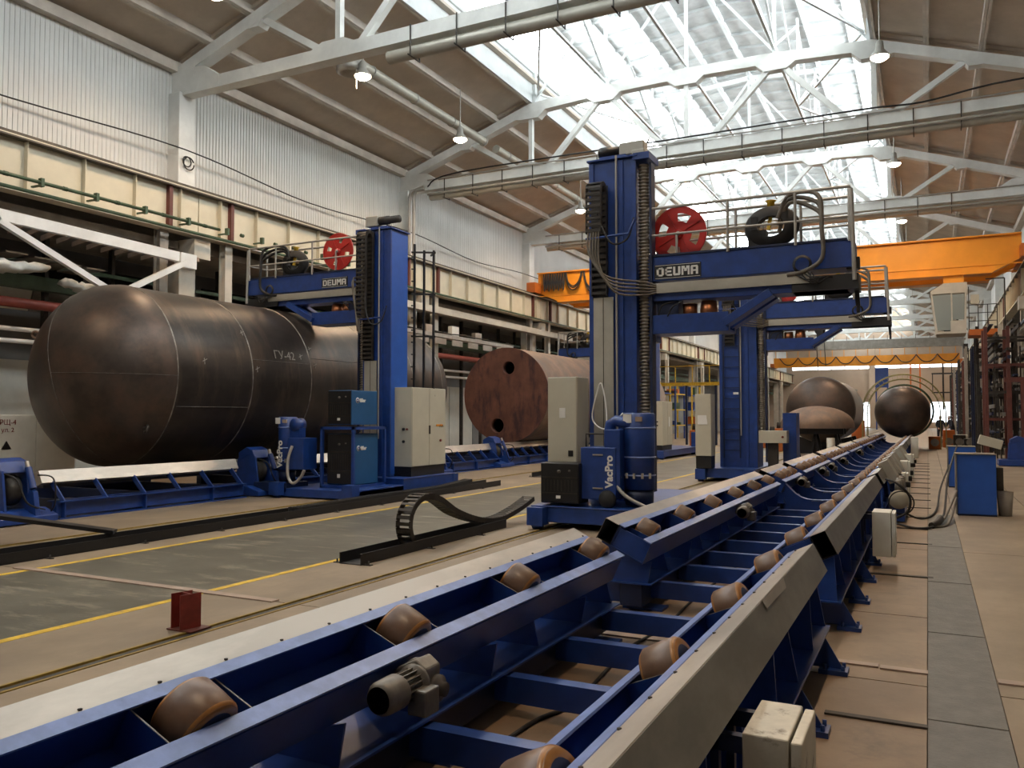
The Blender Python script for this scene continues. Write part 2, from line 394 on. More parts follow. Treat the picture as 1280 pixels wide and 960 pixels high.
for side in (-1, 1):
    xs = [-20.1, -18.55, -17.0, -15.45, -13.9] if side < 0 else [-1.4, .15, 1.7, 3.25, 4.8]
    for a, c in zip(xs[:-1], xs[1:]):
        me = roof_panel(a, c, 12)
        for y in [-6.6, 5.4] + TY: inst('roof_panel', me, ce, (0, y, 0))
for side in (-1, 1):   # eave closing beam
    x0, x1 = (-20.2, -19.75) if side < 0 else (4.45, 4.9)
    MB().box(x0, x1, YN, YF, 11.95, 12.25).build('eave_beam', 'roof_rib', ce)

# ---- roof trusses
def truss_mesh_parts():
    parts = {}
    tz = topz; D = .36; W = .19
    b = MB()
    for (xa, za), (xb, zb) in zip(tz[:-1], tz[1:]):
        b.prism([(xa, za - D), (xb, zb - D), (xb, zb), (xa, za)], -W, W, 'y')
    parts['top_chord'] = b
    b = MB(); b.box(-20.1, 4.8, -W, W, 11.22, 11.58)
    parts['bottom_chord'] = b
    for sgn in (-1, 1):
        x = CX + sgn * 12.35
        b = MB(); b.prism([(x + sgn * .1, 11.28), (x - sgn * 1.9, 11.28), (x - sgn * 1.9, 11.56), (x - sgn * 1.3, 11.95), (x - sgn * .4, 12.0), (x + sgn * .1, 11.98)], -W - .01, W + .01, 'y')
        parts.setdefault('end_block', []).append(b)
    posts = [(-13.9, -13.9), (-7.65, -7.65), (-1.4, -1.4)]
    diags = [(-16.6, -14.3), (-10.8, -13.2), (-10.8, -8.35), (-4.5, -6.95), (-4.5, -2.1), (1.3, -1.0)]
    for xt, xb in posts: parts.setdefault('post', []).append(MB().bar((xt, 0, chord_z(xt) - .3), (xb, 0, 11.5), .16, .18, up=(0, 1, 0)))
    for xt, xb in diags: parts.setdefault('diagonal', []).append(MB().bar((xt, 0, chord_z(xt) - .25), (xb, 0, 11.5), .18, .2, up=(0, 1, 0)))
    # node haunches
    for x in (-13.9, -10.8, -7.65, -4.5, -1.4, 1.5, -16.8):
        z = chord_z(x); b = MB(); hw, dp_ = (.35, .44) if x in (1.5, -16.8) else (.75, .60)
        b.prism([(x - hw, chord_z(x - hw) - .30), (x - hw * .5, z - dp_), (x + hw * .5, z - dp_), (x + hw, chord_z(x + hw) - .30), (x + .5, chord_z(x + .5) - .02), (x - .5, chord_z(x - .5) - .02)], -W + .005, W - .005, 'y')
        parts.setdefault('node_haunch', []).append(b)
    for x in (-14.0, -7.65, -1.3):
        parts.setdefault('node_haunch', []).append(MB().prism([(x - .9, 11.5), (x - .35, 11.74), (x + .35, 11.74), (x + .9, 11.5)], -W + .005, W - .005, 'y'))
    return parts
tp = truss_mesh_parts(); TM_ = []
for nm, bs in tp.items():
    for b in (bs if isinstance(bs, list) else [bs]): TM_.append((nm, b.mesh(nm, 'white_truss')))
for i, y in enumerate(TY):
    t = thing('roof_truss', (0, y, 0), 'white concrete bowstring roof truss, %s from the camera' % ORD[i], 'roof truss', 'concrete roof trusses', kind='structure')
    for nm, me in TM_: inst(nm, me, t)

# ---- skylight lantern
ZG0, ZG1 = 15.45, 17.9; LX0, LX1 = -13.9, -1.4
for side, x in ((0, LX0), (1, LX1)):
    s = 1 if side == 0 else -1
    o = MB().box(x - .08, x + .08, YN, YF, 14.15, ZG0).box(x - .16, x + .16, YN, YF, ZG0 - .12, ZG0).build('trim_%d' % (2 + side), 'lantern_white'); tag(o, 'white curb below the %s glazing of the skylight' % ('tank side' if side == 0 else 'conveyor side'), 'curb', kind='structure')
    t = thing('window_%d' % (3 + side), (x, 0, ZG0), 'long frosted glazing band on the %s of the roof lantern' % ('tank side' if side == 0 else 'conveyor side'), 'window', kind='structure')
    for y in [-6.6, 5.4] + TY:
        for k in range(6):
            MB().box(x - .02, x + .02, y + 2 * k + .04, y + 2 * k + 1.96, ZG0 + .03, ZG1 - .03).build('pane', 'sky_pane', t)
    b = MB()
    for k in range(73): b.box(x - .045, x + .045, -6.6 + 2 * k - .035, -6.6 + 2 * k + .035, ZG0, ZG1)
    b.box(x - .05, x + .05, YN, YF, ZG1 - .05, ZG1 + .05).box(x - .035, x + .035, YN, YF, 16.66, 16.70)
    b.build('mullion', 'dark_steel' if False else 'lantern_white', t)
lr = MB().box(LX0 - .4, LX1 + .4, YN, YF, 18.95, 19.05).build('ceiling_lantern', 'lantern_white'); tag(lr, 'bright white ribbed roof of the skylight lantern', 'ceiling', kind='structure')
def lz(x): return 18.15 + .45 * (1 - abs(x - CX) / 6.3)
nx = 8; xs = [LX0 - .3 + (LX1 - LX0 + .6) * k / nx for k in range(nx + 1)]
for a, c in zip(xs[:-1], xs[1:]):
    me = roof_panel(a, c, 12, 'lantern_panel', 'lantern_slab', 'lantern_white', z=(lz(a), lz(c)), cross=7)
    for y in [-6.6, 5.4] + TY: inst('lantern_panel', me, lr, (0, y, 0))
b = MB(); 
fr = MB()
for x in (LX0 + .15, CX - 3.1, CX, CX + 3.1, LX1 - .15): fr.bar((x, 0, chord_z(x) - .02), (x, 0, lz(x)), .11, .14, up=(0, 1, 0))
fr.bar((LX0, 0, lz(LX0) - .12), (CX, 0, lz(CX) - .12), .14, .2).bar((CX, 0, lz(CX) - .12), (LX1, 0, lz(LX1) - .12), .14, .2)
for a, c in ((LX0 + .15, CX - 3.1), (CX - 3.1, CX), (CX, CX + 3.1), (CX + 3.1, LX1 - .15)):
    up = (chord_z(a) + .1, lz(c) - .3) if a < CX else (lz(a) - .3, chord_z(c) + .1)
    fr.bar((a, 0, up[0]), (c, 0, up[1]), .08, .1, up=(0, 1, 0))
frm = fr.mesh('lantern_frame', 'lantern_white')
xb = MB()
for x in (CX - 3.1, CX + 3.1):
    xb.bar((x, 0, 14.6), (x, 6, 17.9), .07).bar((x, 6, 14.6), (x, 0, 17.9), .07).bar((x, 6, 14.6), (x, 12, 17.9), .07).bar((x, 12, 14.6), (x, 6, 17.9), .07).bar((x, 6, 14.4), (x, 6, 18.2), .09)
xb.bar((LX0 + .3, 0, 14.5), (CX - 3.1, 6, 14.5), .07).bar((LX1 - .3, 0, 14.5), (CX + 3.1, 6, 14.5), .07).bar((CX - 3.1, 6, 14.5), (LX0 + .3, 12, 14.5), .07).bar((CX + 3.1, 6, 14.5), (LX1 - .3, 12, 14.5), .07)
for x in (CX - 3.1, CX, CX + 3.1): xb.bar((x, 0, 14.45), (x, 12, 14.45), .09)
xbm = xb.mesh('lantern_bracing', 'lantern_white')
for i, y in enumerate([5.4] + TY):
    t = thing('lantern_frame', (0, y, 0), 'white steel frame and cross bracing inside the skylight, bay %s from the camera' % ORD[i], 'steel frame', 'skylight frames', kind='structure')
    inst('frame', frm, t); inst('bracing', xbm, t)

# ---- pipes and cable trays along trusses
for i, y in enumerate(TY[:4]):
    t = thing('ceiling_pipe', (-8, y, 11), ['grey duct and conduits under the nearest truss', 'grey duct and conduits under the second truss', 'grey duct and conduits under the third truss', 'grey duct and conduits under the fourth truss'][i], 'pipe')
    x0 = -12.3 if i == 0 else -18.6
    b = MB().tube([(x0, y + .02, 10.98), (4.6, y + .02, 10.98)], .17, 12)
    b.build('duct', 'alu', t)
    for (dy, zz, rr_) in ((-.26, 11.02, .05), (-.26, 11.62, .03)) if i else ((.1, 11.62, .03),): MB().tube([(x0, y + dy, zz), (4.6, y + dy, zz)], rr_, 8).build('conduit', 'rail_grey', t)
    b = MB()
    for k in range(15): xx = x0 + .8 + k * 1.35; (xx < 4.5) and b.box(xx - .015, xx + .015, y - .32, y + .24, 10.79, 10.81).box(xx - .015, xx + .015, y - .225, y - .20, 10.8, 11.6).box(xx - .015, xx + .015, y + .20, y + .225, 10.8, 11.6)
    b.build('bracket', 'dark_steel', t)['kind'] = 'stuff'
t = thing('wall_pipe', (-19.4, 28.9, 9), 'pair of grey pipes turning down the white column behind the left blue manipulator', 'pipe')
for d in (0, .22):
    MB().tube([(-19.3 + d, 28.85, 8.3), (-19.3 + d, 28.85, 10.9), (-19.2 + d, 28.85, 11.15), (-18.6, 28.9, 11.3 - d * .5)], .07, 8).build('pipe', 'rail_grey', t)
# black power cable along trusses
t = MB().tube(bez([(-18.6, 29.15, 11.35), (-17, 29.1, 11.75), (-8, 29.1, 11.75), (-2, 29.1, 11.78), (0, 29.1, 11.72), (2, 29.1, 11.95), (4.6, 29.1, 12.0)], 5), .03, 6).build('power_cable', 'black_rubber')
tag(t, 'black cable slung along the second roof truss', 'cable')
# cable on left wall
t = thing('wall_cable', (-19.8, 17.4, 9.6), 'dark cable strung along the corrugated wall with a coil on the white column', 'cable')
pts = [(-19.8, -4, 9.75), (-19.8, 5, 9.6), (-19.8, 11.2, 9.42), (-19.55, 17.3, 9.62), (-19.8, 23.2, 9.40), (-19.55, 29.3, 9.55), (-19.8, 35.4, 9.35), (-19.55, 41.3, 9.5), (-19.8, 53, 9.3)]
MB().tube(bez(pts, 6), .022, 6).build('cable', 'black_rubber', t)
MB().tube(arc((-19.48, 17.35, 9.25), .15, 0, 2 * PI, 16), .02, 6).tube(arc((-19.46, 17.40, 9.20), .19, .4, 2 * PI, 16), .02, 6).build('coil', 'black_rubber', t)

# ---- round ducts beside the lamps
for i, (y0, y1) in enumerate(((20.3, 28.9), (29.9, 40.9))):
    t = thing('air_duct', (-15.9, y0, 12.3), ['round grey air duct with a flared open mouth under the roof slabs', 'round grey air duct between the second and third trusses'][i], 'duct')
    x = -15.75
    b = MB().lathe([(.17, 0), (.17, y1 - y0)], (x, y0, 12.75), 'y', 16); b.build('duct_pipe', 'alu', t)
    for k in range(4): yy = y0 + 1 + k * 2.5; MB().lathe([(.17, 0), (.195, 0), (.195, .06), (.17, .06)], (x, yy, 12.75), 'y', 16).build('duct_band', 'rail_grey', t)
    if i == 0:
        MB().lathe([(.17, 0), (.45, -.15), (.47, -.35), (.33, -.40), (.2, -.2)], (x, y0, 12.7), 'z', 20).build('duct_mouth', 'rail_grey', t); MB().tube([(x + .35, y0 - .2, 12.3), (x + .35, y0 - .2, 11.7)], .02, 6).build('cord', 'white', t)

# ---- high bay lamps
def lamp(x, y, z, lab, W=LAMP_W, rod=13.6):
    t = thing('high_bay_lamp', (x, y, z), lab, 'lamp', 'warm high bay lamps')
    MB().lathe([(.05, .45), (.10, .40), (.12, .18), (.25, .02), (.27, -.04), (.255, -.04), (.1, .15)], (x, y, z), 'z', 18).build('reflector', 'rail_grey', t)
    MB().lathe([(.001, -.17), (.14, -.13), (.24, -.06), (.24, .0), (.001, .02)], (x, y, z), 'z', 16).build('bulb', 'bulb', t)
    MB().tube([(x, y, z + .4), (x, y, rod)], .02, 6).build('rod', 'rail_grey', t)
    ld = bpy.data.lights.new('lamp_light', 'SPOT'); ld.energy = W; ld.color = (1, .70, .45); ld.shadow_soft_size = .2; ld.spot_size = R(165); ld.spot_blend = .6
    lo = bpy.data.objects.new('lamp_light', ld); COL.objects.link(lo); lo.parent = t; lo.location = (0, 0, -.16)
lbl = {-15.3: 'row over the tanks', -1.05: 'row over the conveyor'}
for x, ys in ((-15.3, (2.6, 14.4, 26.2, 38.1, 50, 62, 74, 86, 98, 122)), (-1.05, (2.5, 14.2, 25.5, 36.7, 47.7, 59, 70.5, 82, 94, 106, 118, 129))):
    for i, y in enumerate(ys): lamp(x, y, 12, 'warm high bay lamp, %s in the %s' % (ORD[i], lbl[x]), rod=chord_z(x) + .26)
lamp(-15.2, 20.15, 12.1, 'warm lamp hanging right below the flared duct mouth', LAMP_W * .5, 13.2)

# ================================================================== ROLLER CONVEYORS
CC = -1.65      # centre line
def mir(side, pts): return [(2 * CC - x, z) if side > 0 else (x, z) for (x, z) in pts]
TILT = math.atan2(.16, .33)
def roller_mesh():
    r, h = .128, .085
    b = MB().lathe([(r - .012, -h), (r, -h + .016), (r + .002, 0), (r, h - .016), (r - .012, h)], (0, 0, 0), 'x', 40)
    e = MB().lathe([(.088, -h - .001), (r - .013, -h - .001), (r - .0005, -h + .014), (r - .001, -h + .02)], (0, 0, 0), 'x', 40, closed=True).lathe([(.088, h + .001), (r - .013, h + .001), (r - .0005, h - .014), (r - .001, h - .02)], (0, 0, 0), 'x', 40, closed=True)
    hb = MB().lathe([(.0885, -h - .002), (.03, -h + .01)], (0, 0, 0), 'x', 24).lathe([(.03, -h - .03), (.03, h + .03)], (0, 0, 0), 'x', 12).lathe([(.0885, h + .002), (.03, h - .01)], (0, 0, 0), 'x', 24)
    return b.mesh('roller', 'pu'), e.mesh('tyre_edge', 'pu_edge'), hb.mesh('hub', 'blue_dark')
RM = roller_mesh()
MB_ = MB
def gear_motor_parts(t, x, y, z, k=1.0):
    # motor lies along Y, gear head beyond it
    K = Matrix.Translation((x, y, z)) @ Matrix.Scale(.80, 4) @ Matrix.Translation((-x, -y, -z))
    def MB():
        q = MB_(); q.M = K; return q
    b = MB().lathe([(.001, -.30), (.075, -.30), (.092, -.27), (.095, -.14), (.09, -.13), (.001, -.13)], (x, y, z), 'y', 20)
    b.build('fan_cover', 'grey_motor', t)
    MB().lathe([(.001, -.302), (.07, -.302)], (x, y, z), 'y', 20).build('fan_grille', 'grille', t)
    b = MB().lathe([(.001, -.13), (.066, -.13), (.066, .02), (.001, .02)], (x, y, z), 'y', 20)
    for j in range(16):
        a = 2 * PI * j / 16
        b.bar((x + .074 * math.cos(a), y - .125, z + .074 * math.sin(a)), (x + .074 * math.cos(a), y + .015, z + .074 * math.sin(a)), .006, .024, up=(math.cos(a), 0, math.sin(a)))
    b.build('motor_body', 'grey_motor', t)
    MB().lathe([(.001, .02), (.10, .02), (.10, .045), (.001, .045)], (x, y, z), 'y', 24).build('flange', 'grey_motor', t)
    MB().box(x + .03, x + .15, y - .08, y + .06, z - .14, z + .0).build('terminal_box', 'grey_motor', t, bevel=.008)
    b = MB().prism([(x - .13, z - .06), (x - .02, z - .13), (x + .07, z - .06), (x + .07, z + .07), (x, z + .12), (x - .13, z + .06)], y + .045, y + .20, 'y')
    b.lathe([(.001, .13), (.08, .13), (.08, .17), (.001, .17)], (x - .05, y, z + .02), 'y', 20)
    b.build('gear_head', 'grey_motor', t, bevel=.01)
    MB().lathe([(.055, 0), (.075, .01), (.075, .05), (.04, .06), (.04, .09), (.001, .09)], (x + .05, y + .14, z - .05), 'x', 20).build('output_cap', 'dark_steel', t)

def bolt(b, x, y, z): b.lathe([(.012, 0), (.012, .03), (.001, .03)], (x, y, z), 'z', 6)

def conveyor(y0, y1, ry, lab, pitch=.64, motor=None, big=False, pans=(), outer_motor=False, xb=None):
    t = thing('roller_conveyor', (CC, y0, 0), lab, 'roller conveyor', 'roller conveyor sections in line')
    G = .004
    for side in (-1, 1):
        A, B, Cc, D = (-2.65, .625), (-2.56, .805), (-2.445, .750), (-2.535, .570)
        C2, Ei, RC, TL = (-2.395, .725), (-2.215, .638), (-2.322, .634), R(27)
        def plate(p, q, th, ya, yb, mb):
            # thin plate in cross-section from p to q
            (px, pz), (qx, qz) = p, q; L = math.hypot(qx - px, qz - pz); nx, nz = -(qz - pz) / L * th, (qx - px) / L * th
            mb.prism(mir(side, [(px, pz), (qx, qz), (qx + nx, qz + nz), (px + nx, pz + nz)]), ya, yb, 'y')
        # open tray box with galvanised cover
        b = MB(); plate(D, Cc, .005, y0 + .03, y1 - .03, b); plate(A, D, .005, y0 + .03, y1 - .03, b); b.build('tray', 'black' , t)
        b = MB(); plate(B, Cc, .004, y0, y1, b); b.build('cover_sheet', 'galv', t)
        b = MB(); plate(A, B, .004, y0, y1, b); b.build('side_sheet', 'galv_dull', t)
        # channel
        E_ = (-2.15, .605); Gp = (-2.24, .425); Dd = (-2.53, .567)
        b = MB(); plate(Cc, C2, .008, y0 + .02, y1 - .02, b); b.build('outer_flange', 'blue_sheen', t); b = MB(); plate(Ei, E_, .010, y0 - .02, y1 + .05, b); b.build('flange', 'blue_sheen', t)
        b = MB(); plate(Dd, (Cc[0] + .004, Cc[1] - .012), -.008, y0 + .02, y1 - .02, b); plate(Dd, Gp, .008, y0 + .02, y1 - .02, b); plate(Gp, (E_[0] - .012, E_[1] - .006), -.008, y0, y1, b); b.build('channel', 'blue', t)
        for ye in (y0 + .03, y1 - .04): MB().prism(mir(side, [(C2[0] - .04, C2[1]), (Ei[0] + .05, Ei[1] - .03), (Gp[0] + .01, Gp[1] + .01), (Dd[0] + .01, Dd[1])]), ye, ye + .008, 'y').build('end_plate', 'blue', t)
        # rollers
        for yy in ry:
            rx = RC[0] if side < 0 else 2 * CC - RC[0]; rz = RC[1]
            o = inst('roller', RM[0], t, (rx - CC, yy - y0, rz), (0, TL if side < 0 else -TL, 0))
            inst('tyre_edge', RM[1], o); inst('hub', RM[2], o)
            for d in (-.185, .185):
                p0, p1, p2, p3 = (C2[0] - .03, C2[1] - .012), (Ei[0] + .02, Ei[1] - .022), (Gp[0], Gp[1] + .02), (Dd[0] + .02, Dd[1] + .01)
                b = MB().prism(mir(side, [p3, p2, p1, p0]), yy + d - .004, yy + d + .004, 'y')
                b.cur = 1; q0, q1 = mir(side, [p0, p1]); b.bar((q0[0], yy + d, q0[1]), (q1[0], yy + d, q1[1]), .006, .004); b.bar((q0[0], yy + d, q0[1]), (q0[0], yy + d - math.copysign(.05, d), q0[1]), .008, .005)
                b.build('divider_plate', ['blue', 'galv_dull'], t)
        # V support plates, ledge, lower beam, feet
        b = MB(); n = max(1, int((y1 - y0 - .1) / pitch))
        for k in range(n + 1):
            yy = y0 + .06 + k * (y1 - y0 - .12) / n
            b2 = MB().prism(mir(side, [(-2.64, .255), (-2.20, .255), (-2.165, .44), (-2.235, .42), (-2.53, .56), (-2.62, .60)] if k % 2 == 0 else [(-2.64, .255), (-2.22, .255), (-2.26, .43), (-2.53, .56), (-2.58, .58)]), yy - .006, yy + .006, 'y')
            b2.build('support_plate', 'blue', t)
        b.box(*sorted((mir(side, [(-2.67, 0)])[0][0], mir(side, [(-2.16, 0)])[0][0])), y0 + .02, y1 - .02, .243, .255)
        b.build('ledge', 'blue', t)
        xi = mir(side, [(-2.45, 0), (-2.25, 0)]); xs_ = sorted((xi[0][0], xi[1][0]))
        MB().box(xs_[0], xs_[1], y0 + .04, y1 - .04, .05, .243).build('lower_beam', 'blue_dark', t)
        nf = max(2, int(round((y1 - y0) / 1.25)))
        for k in range(nf + 1):
            yy = y0 + .25 + k * (y1 - y0 - .5) / nf
            f_ = MB(); f_.prism(mir(side, [(-2.77, .03), (-2.45, .03), (-2.45, .24), (-2.65, .24)]), yy - .006, yy + .006, 'y')
            f_.box(*sorted((mir(side, [(-2.80, 0)])[0][0], mir(side, [(-2.62, 0)])[0][0])), yy - .07, yy + .07, .0, .03)
            f_.box(*sorted((mir(side, [(-2.46, 0)])[0][0], mir(side, [(-2.10, 0)])[0][0])), yy - .1, yy + .1, .0, .02)
            for dx in (-2.77, -2.66): bolt(f_, mir(side, [(dx, 0)])[0][0], yy - .045, .03); bolt(f_, mir(side, [(dx, 0)])[0][0], yy + .045, .03)
            f_.build('foot', 'blue', t)
    nc = max(2, int(round((y1 - y0) / .98)))
    for k in range(nc + 1):
        yy = y0 + .35 + k * (y1 - y0 - .5) / nc
        MB().box(-2.25, 2 * CC + 2.25, yy - .045, yy + .045, .08, .225).build('cross_beam', 'blue', t)
    for yy in pans:
        b = MB(); xe = 2.2 - abs(CC) - .02; K_ = 12
        cz = lambda q: .31 + .27 * min(1, abs(q) / xe * 1.05) ** 3
        for j in range(K_):
            q0, q1 = -xe + 2 * xe * j / K_, -xe + 2 * xe * (j + 1) / K_
            b.prism([(CC + q0, .09), (CC + q1, .09), (CC + q1, cz(q1)), (CC + q0, cz(q0))], yy, yy + .012, 'y').prism([(CC + q0, cz(q0)), (CC + q1, cz(q1)), (CC + q1, cz(q1) + .012), (CC + q0, cz(q0) + .012)], yy - .01, yy + .14, 'y')
        b.build('cross_pan', 'blue', t)
        MB().box(CC - .1, CC + .25, yy - .002, yy + .10, .302, .306).build('label_plate', 'galv', t)
    for (side, yy) in (motor or []):
        x = -2.055 if side < 0 else 2 * CC + 2.055
        mt = inst('gear_motor', MB().box(x - .14, x - .06, yy + .05, yy + .14, .48, .56).mesh('gear_motor', 'grey_motor'), t, (-CC * 0, 0, 0)); mt.location = Vector((-CC, -y0, 0))
        gear_motor_parts(mt, x, yy, .525)
    return t
c1 = conveyor(-1.3, 6.2, [-.42, .86, 2.14, 3.43, 4.72, 5.99], 'nearest roller conveyor section, in the foreground, with large tan rollers', motor=[(-1, 3.10)], big=True)
# dented patch plates on the nearest side sheet
sh = MB(); yy = 4.1
def shp(u, y): # point on the right side sheet, u 0..1 from top edge to bottom
    A, B = (2 * CC + 2.65 + .006, .625), (2 * CC + 2.56 + .006, .810)
    return (B[0] + (A[0] - B[0]) * u + .004, y, B[1] + (A[1] - B[1]) * u + .002)
sh.add([shp(0, 4.15), shp(.2, 4.15), shp(.24, 4.75), shp(0, 4.8)], [(0, 1, 2, 3)]).add([shp(-.0, 4.15), shp(.2, 4.15), (shp(.2, 4.15)[0] + .006, 4.15, shp(.2, 4.15)[2])], [(0, 1, 2)])
sh.build('patch_plate', 'galv', c1)
b = MB()
for k in range(24):
    y = -1 + k * .31; x = -2.452; b.lathe([(.008, 0), (.008, .006), (.001, .007)], (x, y, .757), 'z', 6); b.lathe([(.008, 0), (.008, .006), (.001, .007)], (2 * CC - x, y, .757), 'z', 6)
b.build('cover_screw', 'dark_steel', c1)
c2 = conveyor(6.95, 13.95, [7.36, 8.62, 9.9, 11.2, 12.5, 13.7], 'second roller conveyor section, starting beside the middle blue manipulator', motor=[(-1, 10.6)])
c3 = conveyor(14.5, 16.5, [14.95, 15.55, 16.2], 'short third roller conveyor section just past the small gap', motor=[(-1, 15.9)], pans=(14.55, 16.3))
c4 = conveyor(17.1, 21.7, [17.5, 18.3, 19.1, 19.9, 20.7, 21.4], 'fourth roller conveyor section, beside the far blue manipulator', motor=[(-1, 19.2), (-1, 21.0)], pans=(18.6, 20.6))
c5 = conveyor(22.4, 27.1, [22.8, 23.8, 24.8, 25.8, 26.8], 'fifth roller conveyor section', motor=[(-1, 24)], pans=(23, 25, 26.8))
c5['label'] = 'fifth roller conveyor section, level with the rear blue floor box'
c6 = conveyor(27.8, 32.9, [28.2 + k for k in range(5)], 'sixth roller conveyor section, well before the round tank', motor=[(-1, 30)], pans=(29, 32))
c7 = conveyor(33.6, 41.8, [34.2 + k * 1.2 for k in range(7)], 'seventh roller conveyor section, approaching the round tank', motor=[(-1, 36)], pans=(35, 38, 41))
c8 = conveyor(42.5, 52.0, [43 + k * 2.0 for k in range(5)], 'last roller conveyor section, carrying the round tank', pans=(45, 48))

# longitudinal cable / dark tray between rails
o = MB().tube(bez([(-1.95, 1.0, .014), (-2.0, 3.9, .014), (-1.9, 4.6, .014), (-1.98, 5.8, .014), (-1.92, 6.6, .014), (-1.97, 8, .014), (-1.93, 12, .014)], 6), .012, 6).build('power_cable', 'black_rubber')
tag(o, 'black cable lying under the cross beams of the first two conveyors', 'cable')

# control boxes on the outside of the conveyors
def ctrl_box(x0, x1, y0, y1, z0, z1, lab, m='cab_dirty', brackets=True):
    t = thing('junction_box', ((x0 + x1) / 2, (y0 + y1) / 2, z0), lab, 'junction box', 'enclosures bolted to the conveyors')
    MB().box(x0, x1 - .045, y0, y1, z0, z1).build('body', m, t, bevel=.006)
    MB().box(x1 - .038, x1, y0 + .004, y1 - .004, z0 + .003, z1 - .008).build('door', m, t, bevel=.006)
    if brackets:
        b = MB()
        for yy in (y0 + .06, y1 - .06): b.box(x0 - .12, x0, yy - .02, yy + .02, z1 - .09, z1 - .03).box(x0 - .12, x0 - .09, yy - .02, yy + .02, 0.02, z1 - .03)
        b.build('bracket', 'blue_dark', t)
    return t
ctrl_box(-.60, -.40, 2.98, 3.36, .14, .60, 'pale dirty enclosure at the bottom edge, fixed beside the nearest conveyor')
ctrl_box(-.59, -.35, 10.3, 10.7, .12, .62, 'pale enclosure on the outside of the second conveyor', 'cab_white')
t = thing('control_cluster', (-.5, 15.5, 0), 'blue hose drive with round disc and looping hoses beside the third conveyor', 'hose drive')
MB().box(-.50, -.36, 14.75, 16.3, .02, .46).build('housing', 'blue', t)
MB().lathe([(.001, 0), (.15, 0), (.15, .03), (.001, .03)], (-.44, 14.62, .38), 'y', 24).build('disc', 'cab_cream', t)
MB().lathe([(.17, -.012), (.19, -.012), (.19, .012), (.17, .012), (.17, -.012)], (-.40, 14.55, .34), 'y', 28, closed=True).tube(bez([(-.62, 14.6, .7), (-.45, 14.4, .65), (-.28, 14.45, .45), (-.32, 14.5, .2), (-.6, 14.5, .05)], 8), .02, 6).build('hose', 'black_rubber', t)
b = MB()
for k in range(5): b.lathe([(.05, 0), (.06, .05), (.05, .2), (.001, .2)], (-.45 + .03 * (k % 2), 14.9 + .33 * k, .46), 'z', 10)
b.build('valve', 'grey_motor', t)
for i, (y, z1, l) in enumerate([(17.6, .62, 'small cream box beyond the looping hoses'), (19.6, .75, 'taller cream box with a brown side, further along the conveyors'), (24.5, .7, 'cream box beside the fifth conveyor section'), (36, .9, 'small white box beside the seventh conveyor, near the round tank')]):
    ctrl_box(-.62, -.36, y, y + .5, .08, z1, l, 'cab_white', False)
for cv, y in ((c3, 16.0), (c4, 17.6), (c4, 19.4), (c5, 22.6), (c5, 24.6)):
    g = MB().prism([(-.82, .86), (-.62, .52), (-.46, .58), (-.66, .94)], y, y + .75, 'y').build('drive_guard', 'alu', cv)
    MB().box(-.60, -.46, y + .1, y + .5, .24, .54).build('drive_box', 'blue', g)
    MB().lathe([(.05, 0), (.05, .18), (.001, .18)], (-.48, y + .3, .5), 'x', 12).build('motor', 'black', g)

# ================================================================== TANKS
def cap_prof(r, c, n=14, flip=1):
    return [(max(r * math.cos(PI / 2 * i / n), .001), flip * c * (math.sin(PI / 2 * i / n))) for i in range(n + 1)]
TK = (-14.72, 2.53, 1.84)
t = thing('pressure_tank', (TK[0], 11.34, .69), 'huge dark steel cylindrical tank with a rounded end, on rollers at the left', 'tank')
x, z, r = TK
prof = [(a, -h) for a, h in reversed(cap_prof(r, 1.34, 20))]
MB().lathe(prof, (x, 11.34, z), 'y', 96).build('dished_end', 'tank_cap', t)
secs = [11.34, 13.32, 15.2, 17.7, 19.5, 21.03]
for a, c in zip(secs[:-1], secs[1:]): MB().lathe([(r, 0), (r, c - a)], (x, a, z), 'y', 96, closed=True).build('shell_ring', 'tank_steel', t)
MB().lathe([(a, h) for a, h in cap_prof(r, 1.34, 16)], (x, 21.03, z), 'y', 96).build('dished_end', 'tank_steel', t)
for y in secs: MB().lathe([(r - .01, -.018), (r + .010, -.008), (r + .010, .008), (r - .01, .018)], (x, y, z), 'y', 96, closed=True).build('weld_seam', 'weld', t)
def cap_pt(a, h):   # point on near cap: a angle about the axis, h 0 at seam .. 1 pole
    rr = r * math.cos(PI / 2 * h) + .004; return (x + rr * math.cos(a), 11.34 - 1.34 * math.sin(PI / 2 * h) - .004, z + rr * math.sin(a))
b = MB()
for a in (-.02, PI * .5 + .35, PI * 1.5 + .25): b.tube([cap_pt(a, h / 12) for h in range(13)], .006, 5)
False and b.tube([(x + 1.12 * math.cos(a), 11.34 - 1.34 * math.sqrt(1 - (1.12 / r) ** 2) - .006, z + 1.12 * math.sin(a)) for a in [k * PI / 24 for k in range(49)]], .004, 5)
b.build('weld_line', 'weld_dim', t)
b = MB()
for (y0_, y1_, a) in ((13.35, 15.15, .22), (11.4, 13.3, -.35), (15.3, 17.6, .30)): b.tube([(x + (r + .003) * math.cos(a), y0_, z + (r + .003) * math.sin(a)), (x + (r + .003) * math.cos(a), y1_, z + (r + .003) * math.sin(a))], .007, 5)
b.build('longitudinal_seam', 'weld_dim', t); t.children[-1]['kind'] = 'stuff'
def lug(a, h, sc=1):
    p = Vector(cap_pt(a, h)); n = Vector((math.cos(a), -.5 - h, math.sin(a))).normalized(); tt = Vector((-math.sin(a), 0, math.cos(a)))
    b = MB(); ring = []
    for k in range(17):
        q = 2 * PI * k / 16; ring.append(p + n * (.07 + .07 * math.cos(q)) * sc + tt * (.07 * math.sin(q)) * sc)
    b.tube(ring, .025 * sc, 6); b.bar(p, p + n * .05, .12, .03); return b
lug(-.62, .18).build('lifting_lug', 'dark_steel', t); lug(2.62, .32).build('lifting_lug', 'tank_rust_side', t)
a = .30
